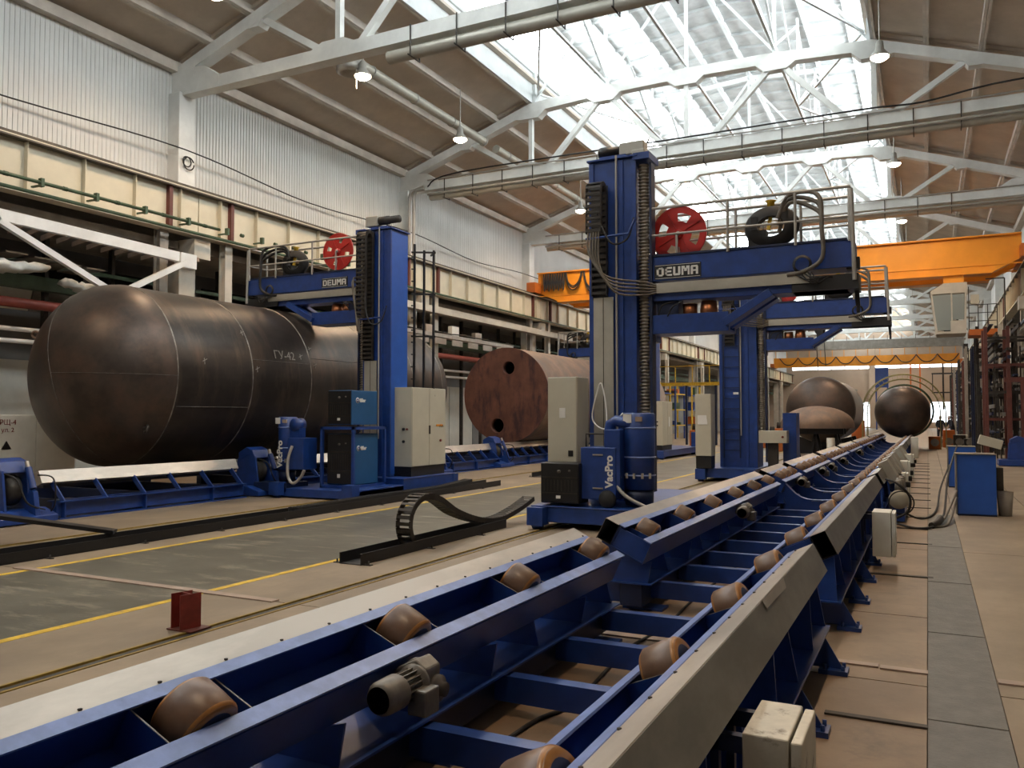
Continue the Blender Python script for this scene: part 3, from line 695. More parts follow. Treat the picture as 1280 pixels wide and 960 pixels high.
tx = text('chalk_mark', 'ГУ-42', (x + r * math.cos(a) + .02, 14.35, z + r * math.sin(a)), .27, '+x', 'chalk', t)
tx.rotation_euler = (R(90 - 17), 0, R(90))
b = MB()
for (y, q) in ((13.25, .55), (13.45, .1), (14.9, .3), (15.3, .42), (15.35, .2), (12.0, .15)):
    aa = q; b.bar((x + (r + .004) * math.cos(aa), y - .05, z + (r + .004) * math.sin(aa)), (x + (r + .004) * math.cos(aa + .02), y + .07, z + (r + .004) * math.sin(aa + .03)), .012)
    b.bar((x + (r + .004) * math.cos(aa - .03), y, z + (r + .004) * math.sin(aa - .03)), (x + (r + .004) * math.cos(aa + .04), y, z + (r + .004) * math.sin(aa + .04)), .012)
b.build('chalk_tick', 'chalk', t)
# brown tank
x2, z2, r2 = -13.82, 2.50, 1.74
t = thing('brown_tank', (x2, 27, .76), 'rusty brown cylindrical tank with two round holes in its flat end', 'tank')
b = MB(); n = 96; holes = [(-13.69, 3.49, .26), (-14.15, 1.38, .28)]
vs = []; fs = []
import bmesh
bm = bmesh.new()
def ringv(cx, cz, rr, n): 
    vv = [bm.verts.new((cx + rr * math.cos(2 * PI * k / n), 27, cz + rr * math.sin(2 * PI * k / n))) for k in range(n)]
    return [bm.edges.new((vv[k], vv[(k + 1) % n])) for k in range(n)]
ee = ringv(x2, z2, r2, 96)
for hx, hz, hr in holes: ee += ringv(hx, hz, hr, 32)
bmesh.ops.triangle_fill(bm, edges=ee, use_beauty=True, use_dissolve=False)
dead = [f for f in bm.faces if any(math.hypot(f.calc_center_median().x - hx, f.calc_center_median().z - hz) < hr * .98 for hx, hz, hr in holes)]
bmesh.ops.delete(bm, geom=dead, context='FACES_ONLY')
g = bmesh.ops.extrude_face_region(bm, geom=list(bm.faces)); bmesh.ops.translate(bm, vec=(0, .03, 0), verts=[v for v in g['geom'] if isinstance(v, bmesh.types.BMVert)])
bmesh.ops.recalc_face_normals(bm, faces=bm.faces)
me = bpy.data.meshes.new('end_plate'); bm.to_mesh(me); bm.free(); me.materials.append(M('tank_rust')); me.transform(Matrix.Translation((-x2, -27, -.76)))
inst('end_plate', me, t)
MB().lathe([(r2, .03), (r2, 7.8)], (x2, 27, z2), 'y', 96, closed=True).build('shell', 'tank_rust_side', t)
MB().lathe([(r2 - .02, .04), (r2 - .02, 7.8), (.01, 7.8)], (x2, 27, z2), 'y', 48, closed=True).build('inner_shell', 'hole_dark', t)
b = MB()
for hx, hz, hr in holes: MB().lathe([(hr, -.01), (hr, .25), (hr - .02, .25), (hr - .02, -.01), (hr, -.01)], (hx, 27, hz), 'y', 32, closed=True).build('nozzle_rim', 'tank_rust', t)
t = thing('rounded_tank', (-13.8, 37, .8), 'brown tank with a rounded far end behind the middle blue manipulator', 'tank')
MB().lathe([(.01, -.2), (1.7, 0), (1.7, 5.2)] + [(a, 5.2 + h) for a, h in cap_prof(1.7, .8, 10)], (-13.8, 36.6, 2.5), 'y', 64).build('shell', 'tank_rust_side', t)
# far tanks
t = thing('round_tank', (-1.17, 46, .66), 'round dark tank end resting on the far rollers under a yellow stair arch', 'tank')
MB().lathe([(a, -h) for a, h in reversed(cap_prof(1.29, .85, 14))] + [(1.29, 0), (1.29, 4)], (-1.17, 46.6, 1.95), 'y', 64).build('shell', 'tank_cap', t)
MB().lathe([(1.30, 0), (1.40, 0), (1.40, .3), (1.30, .3)], (-1.10, 47.4, 2.0), 'y', 48, closed=True).build('green_ring', 'green_pipe', t)
MB().lathe([(1.28, -.01), (1.302, 0), (1.28, .012)], (-1.17, 46.6, 1.95), 'y', 48, closed=True).build('weld_seam', 'weld', t)
t = thing('large_far_tank', (-4.3, 40, .8), 'large dark tank with rounded end standing behind the dished cap', 'tank')
MB().lathe([(a, -h) for a, h in reversed(cap_prof(1.46, .9, 16))] + [(1.46, 0), (1.46, 5)] + [(a, 5 + h) for a, h in cap_prof(1.46, .8, 10)], (-4.25, 38.9, 2.02), 'y', 72).build('shell', 'tank_cap', t)
for yy in (40.2, 42.6): MB().prism([(-5.6, .02), (-2.9, .02), (-3.1, .8), (-4.25, .52), (-5.4, .8)], yy, yy + .2, 'y').build('cradle', 'black', t)
t = thing('dished_cap', (-4.2, 36.5, 1.35), 'dished steel tank cap lying dome up on trestles', 'tank cap')
pr = [(1.42 * math.cos(PI / 2 * k / 10) + .001, .78 * math.sin(PI / 2 * k / 10)) for k in range(11)]
MB().lathe([(1.42, -.12)] + pr, (-4.05, 35.8, 1.36), 'z', 64).build('dome', 'tank_rust_side', t)
t = thing('trestle', (-4.15, 36.5, 0), 'dark trestle supports under the dished tank cap', 'trestle')
b = MB().box(-5.3, -3.0, 35.3, 35.5, 1.0, 1.23).box(-5.3, -3.0, 36.2, 36.4, 1.0, 1.23)
for xx in (-5.0, -4.1, -3.3):
    for yy in (35.4, 36.3): b.bar((xx, yy, 1.0), (xx - .2, yy, 0), .1).bar((xx, yy, 1.0), (xx + .2, yy, 0), .1)
b.build('frame', 'black', t)
t = thing('machine_pallet', (-3.1, 33, 0), 'low grey pallet and drum near the end of the dished cap', 'pallet')
MB().box(-3.0, -2.75, 33.5, 33.9, .0, .7).lathe([(.15, 0), (.15, .9), (.001, .9)], (-3.3, 33.4, 0), 'z', 16).build('drum', 'alu', t)
tag(MB().box(-4.0, -3.3, 52, 52.5, 0, 1.5).build('orange_cabinet', 'orange_dark'), 'orange cabinet left of the round tank', 'cabinet')
# arched stair
t = thing('arched_stair', (-1.2, 49, 0), 'yellow green arched stair rails curving over the round tank', 'stair')
for rr, yy in ((1.75, 48.2), (2.0, 48.2), (1.75, 49.0), (2.0, 49.0)):
    b = MB(); pts = [(-1.17 + rr * math.cos(a), yy, 1.95 + rr * math.sin(a)) for a in [PI - k * PI / 24 for k in range(25)]]
    pts = [(-1.17 - rr, yy, 0.02)] + pts + ([(-1.17 + rr, yy, 0.02)])
    b.tube(pts, .022, 6).build('rail', 'stair_yellow', t)
b = MB()
for k in range(2, 23):
    a = PI - k * PI / 24; b.bar((-1.17 + 1.75 * math.cos(a), 48.2, 1.95 + 1.75 * math.sin(a)), (-1.17 + 1.75 * math.cos(a), 49.0, 1.95 + 1.75 * math.sin(a)), .03).bar((-1.17 + 1.75 * math.cos(a), 48.2, 1.95 + 1.75 * math.sin(a)), (-1.17 + 2 * math.cos(a), 48.2, 1.95 + 2 * math.sin(a)), .02)
b.build('rung', 'stair_yellow', t)['kind'] = 'stuff'

# ================================================================== TANK ROTATOR BEDS
def rotator_bed(y0, y1, lab, units=()):
    t = thing('tank_rotator_bed', (-14.3, y0, 0), lab, 'rotator bed', 'blue beds under the tanks')
    xf = -12.95
    MB().box(xf - .12, xf, y0, y1, .05, .30).box(xf - .25, xf + .1, y0, y1, .0, .02).box(xf - .25, xf + .1, y0, y1, .28, .30).build('front_beam', 'blue', t)
    MB().box(-15.9, -15.75, y0, y1, .05, .30).build('rear_beam', 'blue_dark', t)
    n = int((y1 - y0) / .75)
    for k in range(n + 1):
        yy = y0 + .1 + k * (y1 - y0 - .2) / n
        MB().prism([(xf + .08, .30), (xf - .04, .30), (xf - .36, .60), (xf - .24, .62)], yy - .012, yy + .012, 'y').build('bracket_plate', 'blue', t)
        if k % 2 == 0: MB().box(xf - .01, xf + .09, yy - .012, yy + .012, .02, .28).build('web_stiffener', 'blue', t)
    for k in range(int((y1 - y0) / 1.8) + 1):
        yy = min(y0 + .3 + k * 1.7, y1 - .2); MB().box(-15.8, xf - .1, yy, yy + .12, .08, .28).build('cross_member', 'blue_dark', t)
    MB().prism([(xf - .24, .60), (xf - .34, .80), (xf - .48, .74), (xf - .38, .54)], y0 - .1, y1 + .1, 'y').build('cover_strip', 'galv', t)
    MB().box(xf - .75, xf - .35, y0, y1, .50, .56).build('shelf', 'black', t)
    return t
def rotator_unit(y, lab):
    t = thing('roller_unit', (-13.1, y, 0), lab, 'roller unit', 'drive roller units beside the tanks')
    X0 = -13.1
    MB().prism([(X0 - .8, .02), (X0 + .42, .02), (X0 + .42, .12), (X0 + .1, .22), (X0 - .8, .22)], y - .55, y + .45, 'y').build('base_plate', 'blue', t, bevel=.01)
    MB().lathe([(.001, -.12), (.16, -.12), (.25, -.1), (.25, .1), (.16, .12), (.001, .12)], (X0 - .15, y - .05, .52), 'y', 28).build('roller', 'dark_steel', t)
    for d in (-.2, .2): MB().prism([(X0 - .5, .2), (X0 + .15, .2), (X0 + .05, .85), (X0 - .25, .95), (X0 - .45, .78)], y + d - .02 - .05, y + d + .02 - .05, 'y').build('side_plate', 'blue', t)
    MB().prism([(X0 - .42, .74), (X0 - .1, .88), (X0 + .06, .80), (X0 - .02, .98), (X0 - .2, 1.04), (X0 - .42, .92)], y - .28, y + .2, 'y').build('top_bracket', 'blue', t, bevel=.015)
    MB().tube([(X0 + .12, y + .12, .88), (X0 + .26, y + .12, .55)], .055, 12).build('cylinder', 'blue', t)
    MB().tube([(X0 + .08, y + .12, .98), (X0 + .14, y + .12, .82)], .035, 10).build('piston_rod', 'galv', t)
    MB().prism([(X0 + .1, .2), (X0 + .40, .12), (X0 + .32, .5), (X0 + .22, .55)], y + .08, y + .16, 'y').build('strut', 'blue', t)
    MB().tube(bez([(X0 + .1, y - .25, .8), (X0 + .35, y - .2, .7), (X0 + .45, y - .1, .35), (X0 + .3, y + .3, .2)], 6), .015, 6).tube(bez([(X0 + .1, y + .3, .75), (X0 + .42, y + .35, .7), (X0 + .4, y + .4, .3), (X0 + .2, y + .42, .1)], 6), .013, 6).build('hose', 'black_rubber', t)
    return t
rotator_bed(8.95, 13.15, 'blue bed with white strip under the near end of the huge dark tank')
rotator_bed(14.6, 20.4, 'blue bed under the far half of the huge dark tank, behind the left manipulator')
rotator_bed(21.6, 24.8, 'blue bed with white strip left of the brown tank, right of the twin-door cabinet')
rotator_bed(25.4, 29.5, 'blue bed with white strip under the flat end of the brown tank')
rotator_bed(30.2, 35.5, 'blue bed under the far end of the brown tank')
for y, l in ((8.35, 'blue roller unit at the left edge, before the near bed'), (13.85, 'blue roller unit pressed against the huge tank left of the blue vacuum drum'), (20.9, 'blue roller unit just beyond the twin-door cabinet'), (25.0, 'blue roller unit left of the flat brown tank end'), (29.9, 'blue roller unit behind the tall grey cabinet')):
    rotator_unit(y, l)

# ================================================================== COLUMN AND BOOM MANIPULATORS
def chain(path, wdir, w, h, pitch=.07):
    """cable chain: links with side plates and cross bars along a path"""
    P = [Vector(p) for p in path]; out = MB(); wd = Vector(wdir).normalized()
    L = [0]
    for a, b_ in zip(P[:-1], P[1:]): L.append(L[-1] + (b_ - a).length)
    def at(s):
        for i in range(len(P) - 1):
            if s <= L[i + 1]: return P[i].lerp(P[i + 1], (s - L[i]) / max(1e-6, L[i + 1] - L[i]))
        return P[-1]
    n = int(L[-1] / pitch)
    for k in range(n):
        a = at(k * pitch); c = at((k + 1) * pitch); m = (a + c) / 2; d = (c - a).normalized(); u = wd.cross(d).normalized()
        for sg in (-1, 1): out.bar(a + wd * (sg * w / 2), c + wd * (sg * w / 2), .012, h, up=u)
        out.bar(m - wd * w / 2 + u * (h / 2), m + wd * w / 2 + u * (h / 2), pitch * .45, .008, up=u)
        out.bar(m - wd * w / 2 - u * (h / 2), m + wd * w / 2 - u * (h / 2), pitch * .45, .008, up=u)
    return out
STROKES = {'D': [(0, 0, .3, 1), (0, .8, .85, 1), (0, 0, .85, .2), (.7, .12, 1, .88)], 'E': [(0, 0, .3, 1), (0, .8, 1, 1), (0, .4, .9, .6), (0, 0, 1, .2)],
           'U': [(0, .1, .3, 1), (.7, .1, 1, 1), (.08, 0, .92, .22)], 'M': [(0, 0, .26, 1), (.86, 0, 1.12, 1), (.24, .68, .46, 1), (.66, .68, .88, 1), (.38, .42, .74, .78)],
           'A': [(0, 0, .3, .9), (.7, 0, 1, .9), (.08, .8, .92, 1), (.1, .35, .9, .52)]}
def sign(x0, x1, y, z0, z1, parent):
    pl = MB().box(x0, x1, y - .012, y, z0, z1).build('sign_plate', 'black', parent)
    w = (x1 - x0); h = z1 - z0; lw = w * .155; x = x0 + w * .05
    MB().box(x0 + .012, x1 - .012, y - .0135, y - .011, z0 + .012, z0 + .018).box(x0 + .012, x1 - .012, y - .0135, y - .011, z1 - .018, z1 - .012).build('sign_border', 'white', pl)
    for ch in 'DEUMA':
        b = MB(); wd_ = 1.12 if ch == 'M' else 1
        for (a, c, d, e) in STROKES[ch]: b.box(x + a * lw, x + d * lw, y - .017, y - .011, z0 + h * (.2 + .6 * c), z0 + h * (.2 + .6 * e))
        b.build('letter', 'white', pl); x += lw * wd_ + w * .025
def railing(pts_posts, zt, zm, zb, parent, y, ys):
    for yy in ys:
        for x in pts_posts: MB().tube([(x, yy, zb), (x, yy, zt)], .022, 8).build('railing_post', 'rail_grey', parent)
        MB().tube([(pts_posts[0], yy, zt), (pts_posts[-1], yy, zt)], .024, 8).build('top_rail', 'rail_grey', parent)
        MB().tube([(pts_posts[0], yy, zm), (pts_posts[-1], yy, zm)], .018, 8).build('middle_rail', 'rail_grey', parent)
def manipulator(cx, fy, wc, s, bz, blen, base, lab, htop=5.92, cage=False, detail=True, chain_dx=-.20, dark_front=False, logo=True):
    """cx column centre, fy column front face, s boom direction, bz boom top height, base=(x0,x1,y0,y1)"""
    t = thing('welding_manipulator', (cx, fy, 0), lab, 'welding manipulator', 'blue column and boom manipulators')
    h = wc / 2
    bx0, bx1, by0, by1 = base
    ys_ = 15.15 if cage else by0
    b = MB().box(bx0, bx1, ys_, by1, .10, .34).box(bx0 - .02, bx1 + .02, ys_ - .02, by1 + .02, .33, .35)
    if cage: b.box(bx0, bx1, by0, ys_, .03, .20).box(bx1 - .4, bx1, by0, ys_, .03, .22)
    b.build('base_frame', 'blue', t, bevel=.01)
    for (xx, yy) in ((bx0 + .12, by0 - .06), (bx1 - .12, by0 - .06), (bx0 + .12, by1 + .06), (bx1 - .12, by1 + .06)):
        MB().box(xx - .13, xx + .13, yy - .12, yy + .12, .06, .33).lathe([(.001, -.07), (.09, -.07), (.09, .07), (.001, .07)], (xx - .16 * 0, yy, .09), 'x', 16).build('wheel_box', 'blue', t)
    # column: box with corner flanges
    b = MB().box(cx - h, cx + h, fy + .03, fy + wc, .35, htop)
    b.box(cx - h - .02, cx - h + .06, fy, fy + .05, .35, htop - .03).box(cx + h - .28, cx + h - .2, fy, fy + .05, .35, htop - .03).box(cx + h - .06, cx + h + .02, fy, fy + .05, .35, htop - .03)
    b.box(cx - h - .05, cx + h + .05, fy - .03, fy + wc + .03, htop, htop + .03)
    b.build('column', 'blue', t, bevel=.004)
    if cage: MB().box(cx + h, cx + h + .012, fy + .02, fy + wc - .02, .4, htop - .06).build('lit_side_sheet', 'blue_bright', t)  # added brighter sheet: light falling on this column face, put into the colour
    # screw with bellows on the boom side
    sx = cx + s * (h + .11); 
    prof = []; z = .55 if not detail else 1.2; zt = htop - .1
    n_ = int((zt - z) / .055)
    for k in range(n_): zz = z + (zt - z) * k / n_; prof += [(.062, zz), (.095, zz + .02), (.095, zz + .03), (.062, zz + .05)]
    MB().lathe([(.001, z)] + prof + [(.001, zt)], (sx, fy + .16, 0), 'z', 16).build('screw_bellows', 'bellows', t)
    MB().box(sx - .13, sx + .14, fy - .02, fy + .5, htop - .06, htop + .05).build('screw_bracket', 'blue', t)
    MB().box(sx + s * .12 - .02, sx + s * .12 + .02, fy + .1, fy + .3, .5, htop - .1).build('guide_rail', 'blue_dark', t)
    # top gear motor
    zt = htop + .03
    mo = MB().box(cx + .08, cx + .50, fy + .12, fy + .36, zt + .06, zt + .27).box(cx + .3, cx + .52, fy + .1, fy + .4, zt, zt + .12) if not cage else MB().box(cx - .42, cx - .10, fy + .12, fy + .36, zt + .10, zt + .34)
    mo.M = Matrix.Identity(4)
    mo = mo.build('top_gear_box', 'alu', t, bevel=.015)
    q = (-.30, .08) if not cage else (-.12, .45)
    MB().lathe([(.001, q[0]), (.09, q[0]), (.10, q[0] + .03), (.10, (q[0] + q[1]) / 2), (.085, (q[0] + q[1]) / 2), (.085, q[1]), (.001, q[1])], (cx, fy + .24, zt + (.23 if cage else .17)), 'x', 20).build('motor', 'dark_steel' if cage else 'black', mo)
    MB().box(cx - .25, cx + .2, fy + .1, fy + .4, zt - .02, zt + .07).build('motor_plate', 'blue', t)
    # cable carrier on the front, upper part
    kx = cx + chain_dx; ct, cb = (htop - .42, htop - 1.35) if not cage else (htop - .05, htop - 2.1)
    path = [(kx, fy - .06, cb - .9), (kx, fy - .06, ct - .15)] + [(kx, fy - .06 - .13 + .13 * math.cos(a), ct - .15 + .14 * math.sin(a)) for a in [k * PI / 8 for k in range(1, 9)]] + [(kx, fy - .32, cb)]
    ch = chain(path, (1, 0, 0), .25, .07, .10).build('cable_chain', 'dark_steel', t); ch['kind'] = 'stuff'
    MB().box(kx - .14, kx + .13, fy - .012, fy + .0, cb - .95, ct).build('chain_back_plate', 'black', t)
    if not dark_front: MB().box(kx - .12, kx + .22, fy - .03, fy - .005, 1.1, cb - .92).build('chain_tray', 'alu', t)
    if not dark_front: MB().box(kx + .045, kx + .055, fy - .034, fy - .03, 1.1, cb - .92).build('tray_joint', 'dark_steel', t)
    MB().tube([(cx - h + .05, fy - .33, cb + .0), (cx + h + .0, fy - .33, cb + .02), (cx + h + .1, fy - .3, cb + .25)], .02, 6).build('chain_bar', 'blue', t)
    MB().tube([(cx + .08, fy - .03, 1.2), (cx + .08, fy - .03, htop + .05)], .018, 8).build('conduit', 'rail_grey', t)
    # boom carriage
    by = fy + .15; bd = .5
    xs = cx + s * (h + .14); xe = xs + s * blen
    def BX(mb, a, c, y0, y1, z0, z1): return mb.box(min(xs + s * a, xs + s * c), max(xs + s * a, xs + s * c), y0, y1, z0, z1)
    b = MB(); BX(b, -.10, .06, by + .1, by + .6, bz - 1.35, bz + .02); BX(b, -.04, .06, by - .02, by + .1, bz - 1.3, bz + .05)
    b.build('carriage', 'blue', t)
    bm_ = MB(); BX(bm_, .02, blen, by, by + bd, bz - .40, bz); BX(bm_, .02, blen - .1, by + .02, by + bd - .02, bz - .72, bz - .55)
    boom = bm_.build('boom', 'blue', t, bevel=.008)
    b = MB(); BX(b, .08, blen * .80, by - .05, by + .0, bz - .60, bz - .44); BX(b, .08, blen * .80, by - .055, by - .05, bz - .565, bz - .555); b.build('side_cover', 'alu', t)
    b = MB(); BX(b, blen * .72, blen + .05, by - .03, by + bd, bz - .72, bz - .50); b.build('boom_tail', 'black', t)
    # sign
    a, c = (.14, .89) if s > 0 else (.45, 1.22)
    x0, x1 = sorted((xs + s * a, xs + s * c)); logo and sign(x0, x1, by, bz - .375, bz - .14, t)
    # lower frame
    zl = bz - 1.25
    lf = MB(); L1 = blen * .42; L2 = blen * .60
    for (ya, yb) in ((by - .02, by + .10), (by + .42, by + .54)):
        BX(lf, -.1, L1, ya, yb, zl, zl + .30)
        lf.bar((xs + s * (L1 - .06), (ya + yb) / 2, zl + .12), (xs + s * (L2 + .08), (ya + yb) / 2, bz - .70), .12, .28, up=(0, 1, 0))
    BX(lf, -.05, L1, by + .1, by + .44, zl, zl + .03)
    lf.build('lower_frame', 'blue', t, bevel=.004)
    b = MB(); BX(b, .15, .5, by + .1, by + .4, zl + .24, bz - .72); b.build('drive_block', 'blue_dark', t)
    MB().lathe([(.001, 0), (.13, 0), (.14, .1), (.12, .25), (.001, .26)], (xs + s * .95, by + .25, zl + .26), 'z', 20).lathe([(.001, 0), (.11, 0), (.12, .22), (.001, .22)], (xs + s * .65, by + .25, zl + .26), 'z', 16).build('wire_spool', 'copper', t)
    b = MB(); b.tube(bez([(xs + s * .2, by - .02, zl + .3), (xs + s * .28, by - .05, zl + .45), (xs + s * .45, by, zl + .5)], 6), .014, 6).tube(bez([(xs + s * .35, by - .02, zl + .27), (xs + s * .45, by - .05, zl + .42), (xs + s * .6, by, zl + .5)], 6), .012, 6); b.build('cable_loop', 'black_rubber', t)
    # railing & platform
    b = MB(); BX(b, 0, blen - .1, by - .02, by + bd + .12, bz, bz + .03); b.build('platform', 'blue_dark', t)
    px = [xs + s * a for a in (.02, blen * .42, blen * .74, blen * .98)]
    railing(px, bz + .78, bz + .34, bz - .02, t, by, (by - .02, by + bd + .1))
    xx = px[-1]; MB().tube([(xx, by - .02, bz + .78), (xx, by + bd + .1, bz + .78)], .024, 8).tube([(xx, by - .02, bz + .34), (xx, by + bd + .1, bz + .34)], .018, 8).tube([(xx + s * .06, by - .04, bz - .6), (xx + s * .03, by - .04, bz + .74)], .03, 8).build('end_rail', 'rail_grey', t)
    # red reel : disc with three kidney holes
    rx = xs + s * (.46 if s > 0 else .98); rz = bz + (.40 if s > 0 else .55); rr = .44; ry_ = by + .30
    b = MB(); nseg = 72
    def hole(a): 
        d = (a * 180 / PI) % 90; return (24 < d < 66) if s > 0 else (36 < d < 54) 
    rings = [.0, .12, .21, .34, .41, rr]
    for k in range(nseg):
        a0, a1 = 2 * PI * k / nseg + .5, 2 * PI * (k + 1) / nseg + .5
        for i in range(len(rings) - 1):
            if i == 2 and hole((a0 + a1) / 2 - .5): continue
            for yy in ((ry_, ry_ + .006) if True else ()):
                p = [(rings[i], a0), (rings[i + 1], a0), (rings[i + 1], a1), (rings[i], a1)]
                b.add([(rx + q * math.cos(a), yy, rz + q * math.sin(a)) for q, a in p], [(0, 1, 2, 3)])
    b.lathe([(rr, -.012), (rr + .014, -.012), (rr + .014, .018), (rr, .018), (rr, -.012)], (rx, ry_, rz), 'y', 56, closed=True)
    reel = b.build('cable_reel', 'reel_red', t)
    b = MB()
    for k in range(4): a = k * PI / 2 + .5; b.bar((rx + .1 * math.cos(a), ry_ - .01, rz + .1 * math.sin(a)), (rx + .38 * math.cos(a), ry_ - .01, rz + .38 * math.sin(a)), .012, .02, up=(0, 1, 0))
    b.lathe([(.001, -.05), (.07, -.05), (.07, .1), (.001, .1)], (rx, ry_, rz), 'y', 20)
    b.build('spoke', 'reel_red', reel)
    MB().lathe([(.001, -.07), (.035, -.07), (.035, .12), (.001, .12)], (rx, ry_, rz), 'y', 12).bar((rx, ry_ + .1, rz), (rx, ry_ + .1, bz), .06).bar((rx - .02, ry_ - .06, rz), (rx - .02, ry_ - .06, bz), .035).build('reel_stand', 'rail_grey', reel)
    # wire coil drum on the boom
    gx = xs + s * blen * .62
    b = MB(); b.M = Matrix.Translation((gx, 0, 0)) @ Matrix.Scale(1.25, 4, (1, 0, 0)) @ Matrix.Translation((-gx, 0, 0)); b.lathe([(.16, -.09), (.30, -.07), (.33, 0), (.30, .07), (.16, .09), (.16, -.09)], (gx, by + .2, bz + .34), 'y', 36, closed=True); b.build('coil_guard', 'black_rubber', t)
    MB().box(gx - .35, gx - .08, by + .15, by + .35, bz + .03, bz + .30).box(gx - .30, gx - .2, by + .1, by + .3, bz + .3, bz + .5).build('flux_hopper', 'black', t)
    MB().lathe([(.001, 0), (.05, .02), (.06, .12), (.09, .14), (.001, .15)], (gx - .02, by + .25, bz + .62), 'z', 14).bar((gx - .05, by + .2, bz + .3), (gx, by + .25, bz + .66), .05).build('yellow_feeder', 'yellow', t)
    b = MB()
    ex = xs + s * blen * .86
    for k in range(3):
        b.tube(bez([(gx + s * .1, by + .12 + .06 * k, bz + .45 - .1 * k), (gx + s * .28, by + .1, bz + .78 - .06 * k), (ex - s * .05, by - .04, bz + .70 - .12 * k), (ex, by - .08, bz + .2), (ex, by - .08, bz - .25), (ex - s * .25, by - .06, bz - .42), (ex - s * .5, by - .05, bz - .46)], 6), .032, 8)
    b.build('hose_bundle', 'hose' if s > 0 else 'black_rubber', t)
    b = MB()
    b.lathe([(.10, -.02), (.14, 0), (.10, .02), (.10, -.02)], (ex - s * .28, by - .07, bz - .32), 'y', 20, closed=True)
    for k in range(6): a = k * 1.1; b.tube(bez([(ex - s * (.4 - .05 * k), by - .06, bz - .45), (ex - s * (.2 - .03 * k), by - .13, bz - .56 - .03 * (k % 3)), (ex + s * .1 * (k % 2), by - .05, bz - .52), (ex + s * .2, by + .05, bz - .62)], 5), .010, 5)
    b.build('cable_tangle', 'black_rubber', t)
    MB().box(min(xe - s * .12, xe + s * .06), max(xe - s * .12, xe + s * .06), by + .05, by + .22, bz - .42, bz - .25).bar((xe, by + .25, bz - .65), (xe + s * .02, by + .25, bz - (.95 if s > 0 else .72)), .06).tube([(xe + s * .02, by + .25, bz - (.9 if s > 0 else .68)), (xe + s * .02, by + .25, bz - (1.05 if s > 0 else .80))], .025, 8).build('welding_head', 'black', t)
    # hoses from the chain to the boom
    b = MB()
    for k in range(5 if s > 0 else 2):
        zz = cb + .05 - .05 * k
        b.tube(bez([(kx - .09 + .045 * k, fy - .33, cb + .1), (kx - .07 + .045 * k, fy - .36, cb - .25 - .05 * k), (kx + s * (.22 + .035 * k), fy - .33, bz - .34 - .065 * k), (xs + s * .0, by - .15, bz - .42 - .052 * k), (xs + s * .18, by - .05, bz - .47 - .03 * k)], 6), .017, 6)
    b.build('supply_hose', 'hose', t)
    b = MB(); b.tube(bez([(kx + .05, fy - .3, cb + .4), (kx + .3, fy - .38, cb - .1), (cx + h * .9, fy - .28, cb - .05), (cx + h + .05, fy - .2, cb + .3)], 6), .015, 6); b.build('supply_cable', 'black_rubber', t)
    if cage:   # access ladder with safety hoops on the right side
        lx = cx + h + .35; 
        lad = thing('caged_ladder', (lx, fy + wc, .35), 'black caged ladder on the right of the left blue column', 'ladder')
        for dx in (0, .22, .44): MB().bar((cx + h + .06 + dx * .9, fy + wc + .2 + dx * .5, 2.2), (cx + h + .06 + dx * .9, fy + wc + .2 + dx * .5, htop - .35 + (.15 if dx == 0 else 0)), .045).build('stile', 'black', lad)
        b = MB()
        for k in range(12): zz = 2.3 + k * .29; b.bar((cx + h, fy + wc + .15, zz), (cx + h + .08, fy + wc + .22, zz), .03)
        for zz in (2.2, 3.6, 4.6, htop - .4): b.bar((cx + h, fy + wc + .15, zz), (cx + h + .48, fy + wc + .43, zz), .04).bar((cx + h + .48, fy + wc + .43, zz), (cx + h + .2, fy + wc + .7, zz), .04)
        b.build('rung', 'black', lad)['kind'] = 'stuff'
    if dark_front:
        b = MB()
        for k in range(16): b.bar((cx - h + .1, fy - .03, .8 + k * .28), (cx + .05, fy - .03, .8 + k * .28), .02)
        b.bar((cx - h + .1, fy - .03, .6), (cx - h + .1, fy - .03, htop - .3), .03).bar((cx + .05, fy - .03, .6), (cx + .05, fy - .03, htop - .3), .03)
        b.build('ladder', 'blue_dark', t)
        MB().box(cx - .12, cx + .02, fy - .04, fy - .036, 2.3, 2.36).build('label_plate', 'white', t)
    return t
MMx, MMy = -4.565, 12.75
manipulator(MMx, MMy, .77, 1, 4.28, 3.13, (-5.45, -3.6, 11.55, 15.2), 'blue column manipulator in the middle, its boom with red reel pointing right')
manipulator(-4.55, 22.6, .95, 1, 4.72, 3.1, (-5.5, -4.0, 21.9, 25.4), 'farther blue column manipulator behind the middle one, half hidden by its boom', dark_front=True, logo=False)
manipulator(-11.25, 15.5, .72, -1, 5.16, 3.6, (-12.4, -10.25, 13.5, 17.3), 'blue column manipulator at left, boom reaching over the huge dark tank', htop=6.0, cage=True)
manipulator(-11.4, 36.3, .8, -1, 4.95, 3.9, (-12.0, -9.4, 32.3, 38.5), 'distant blue manipulator whose boom shows left of the middle column', htop=5.9, logo=False)

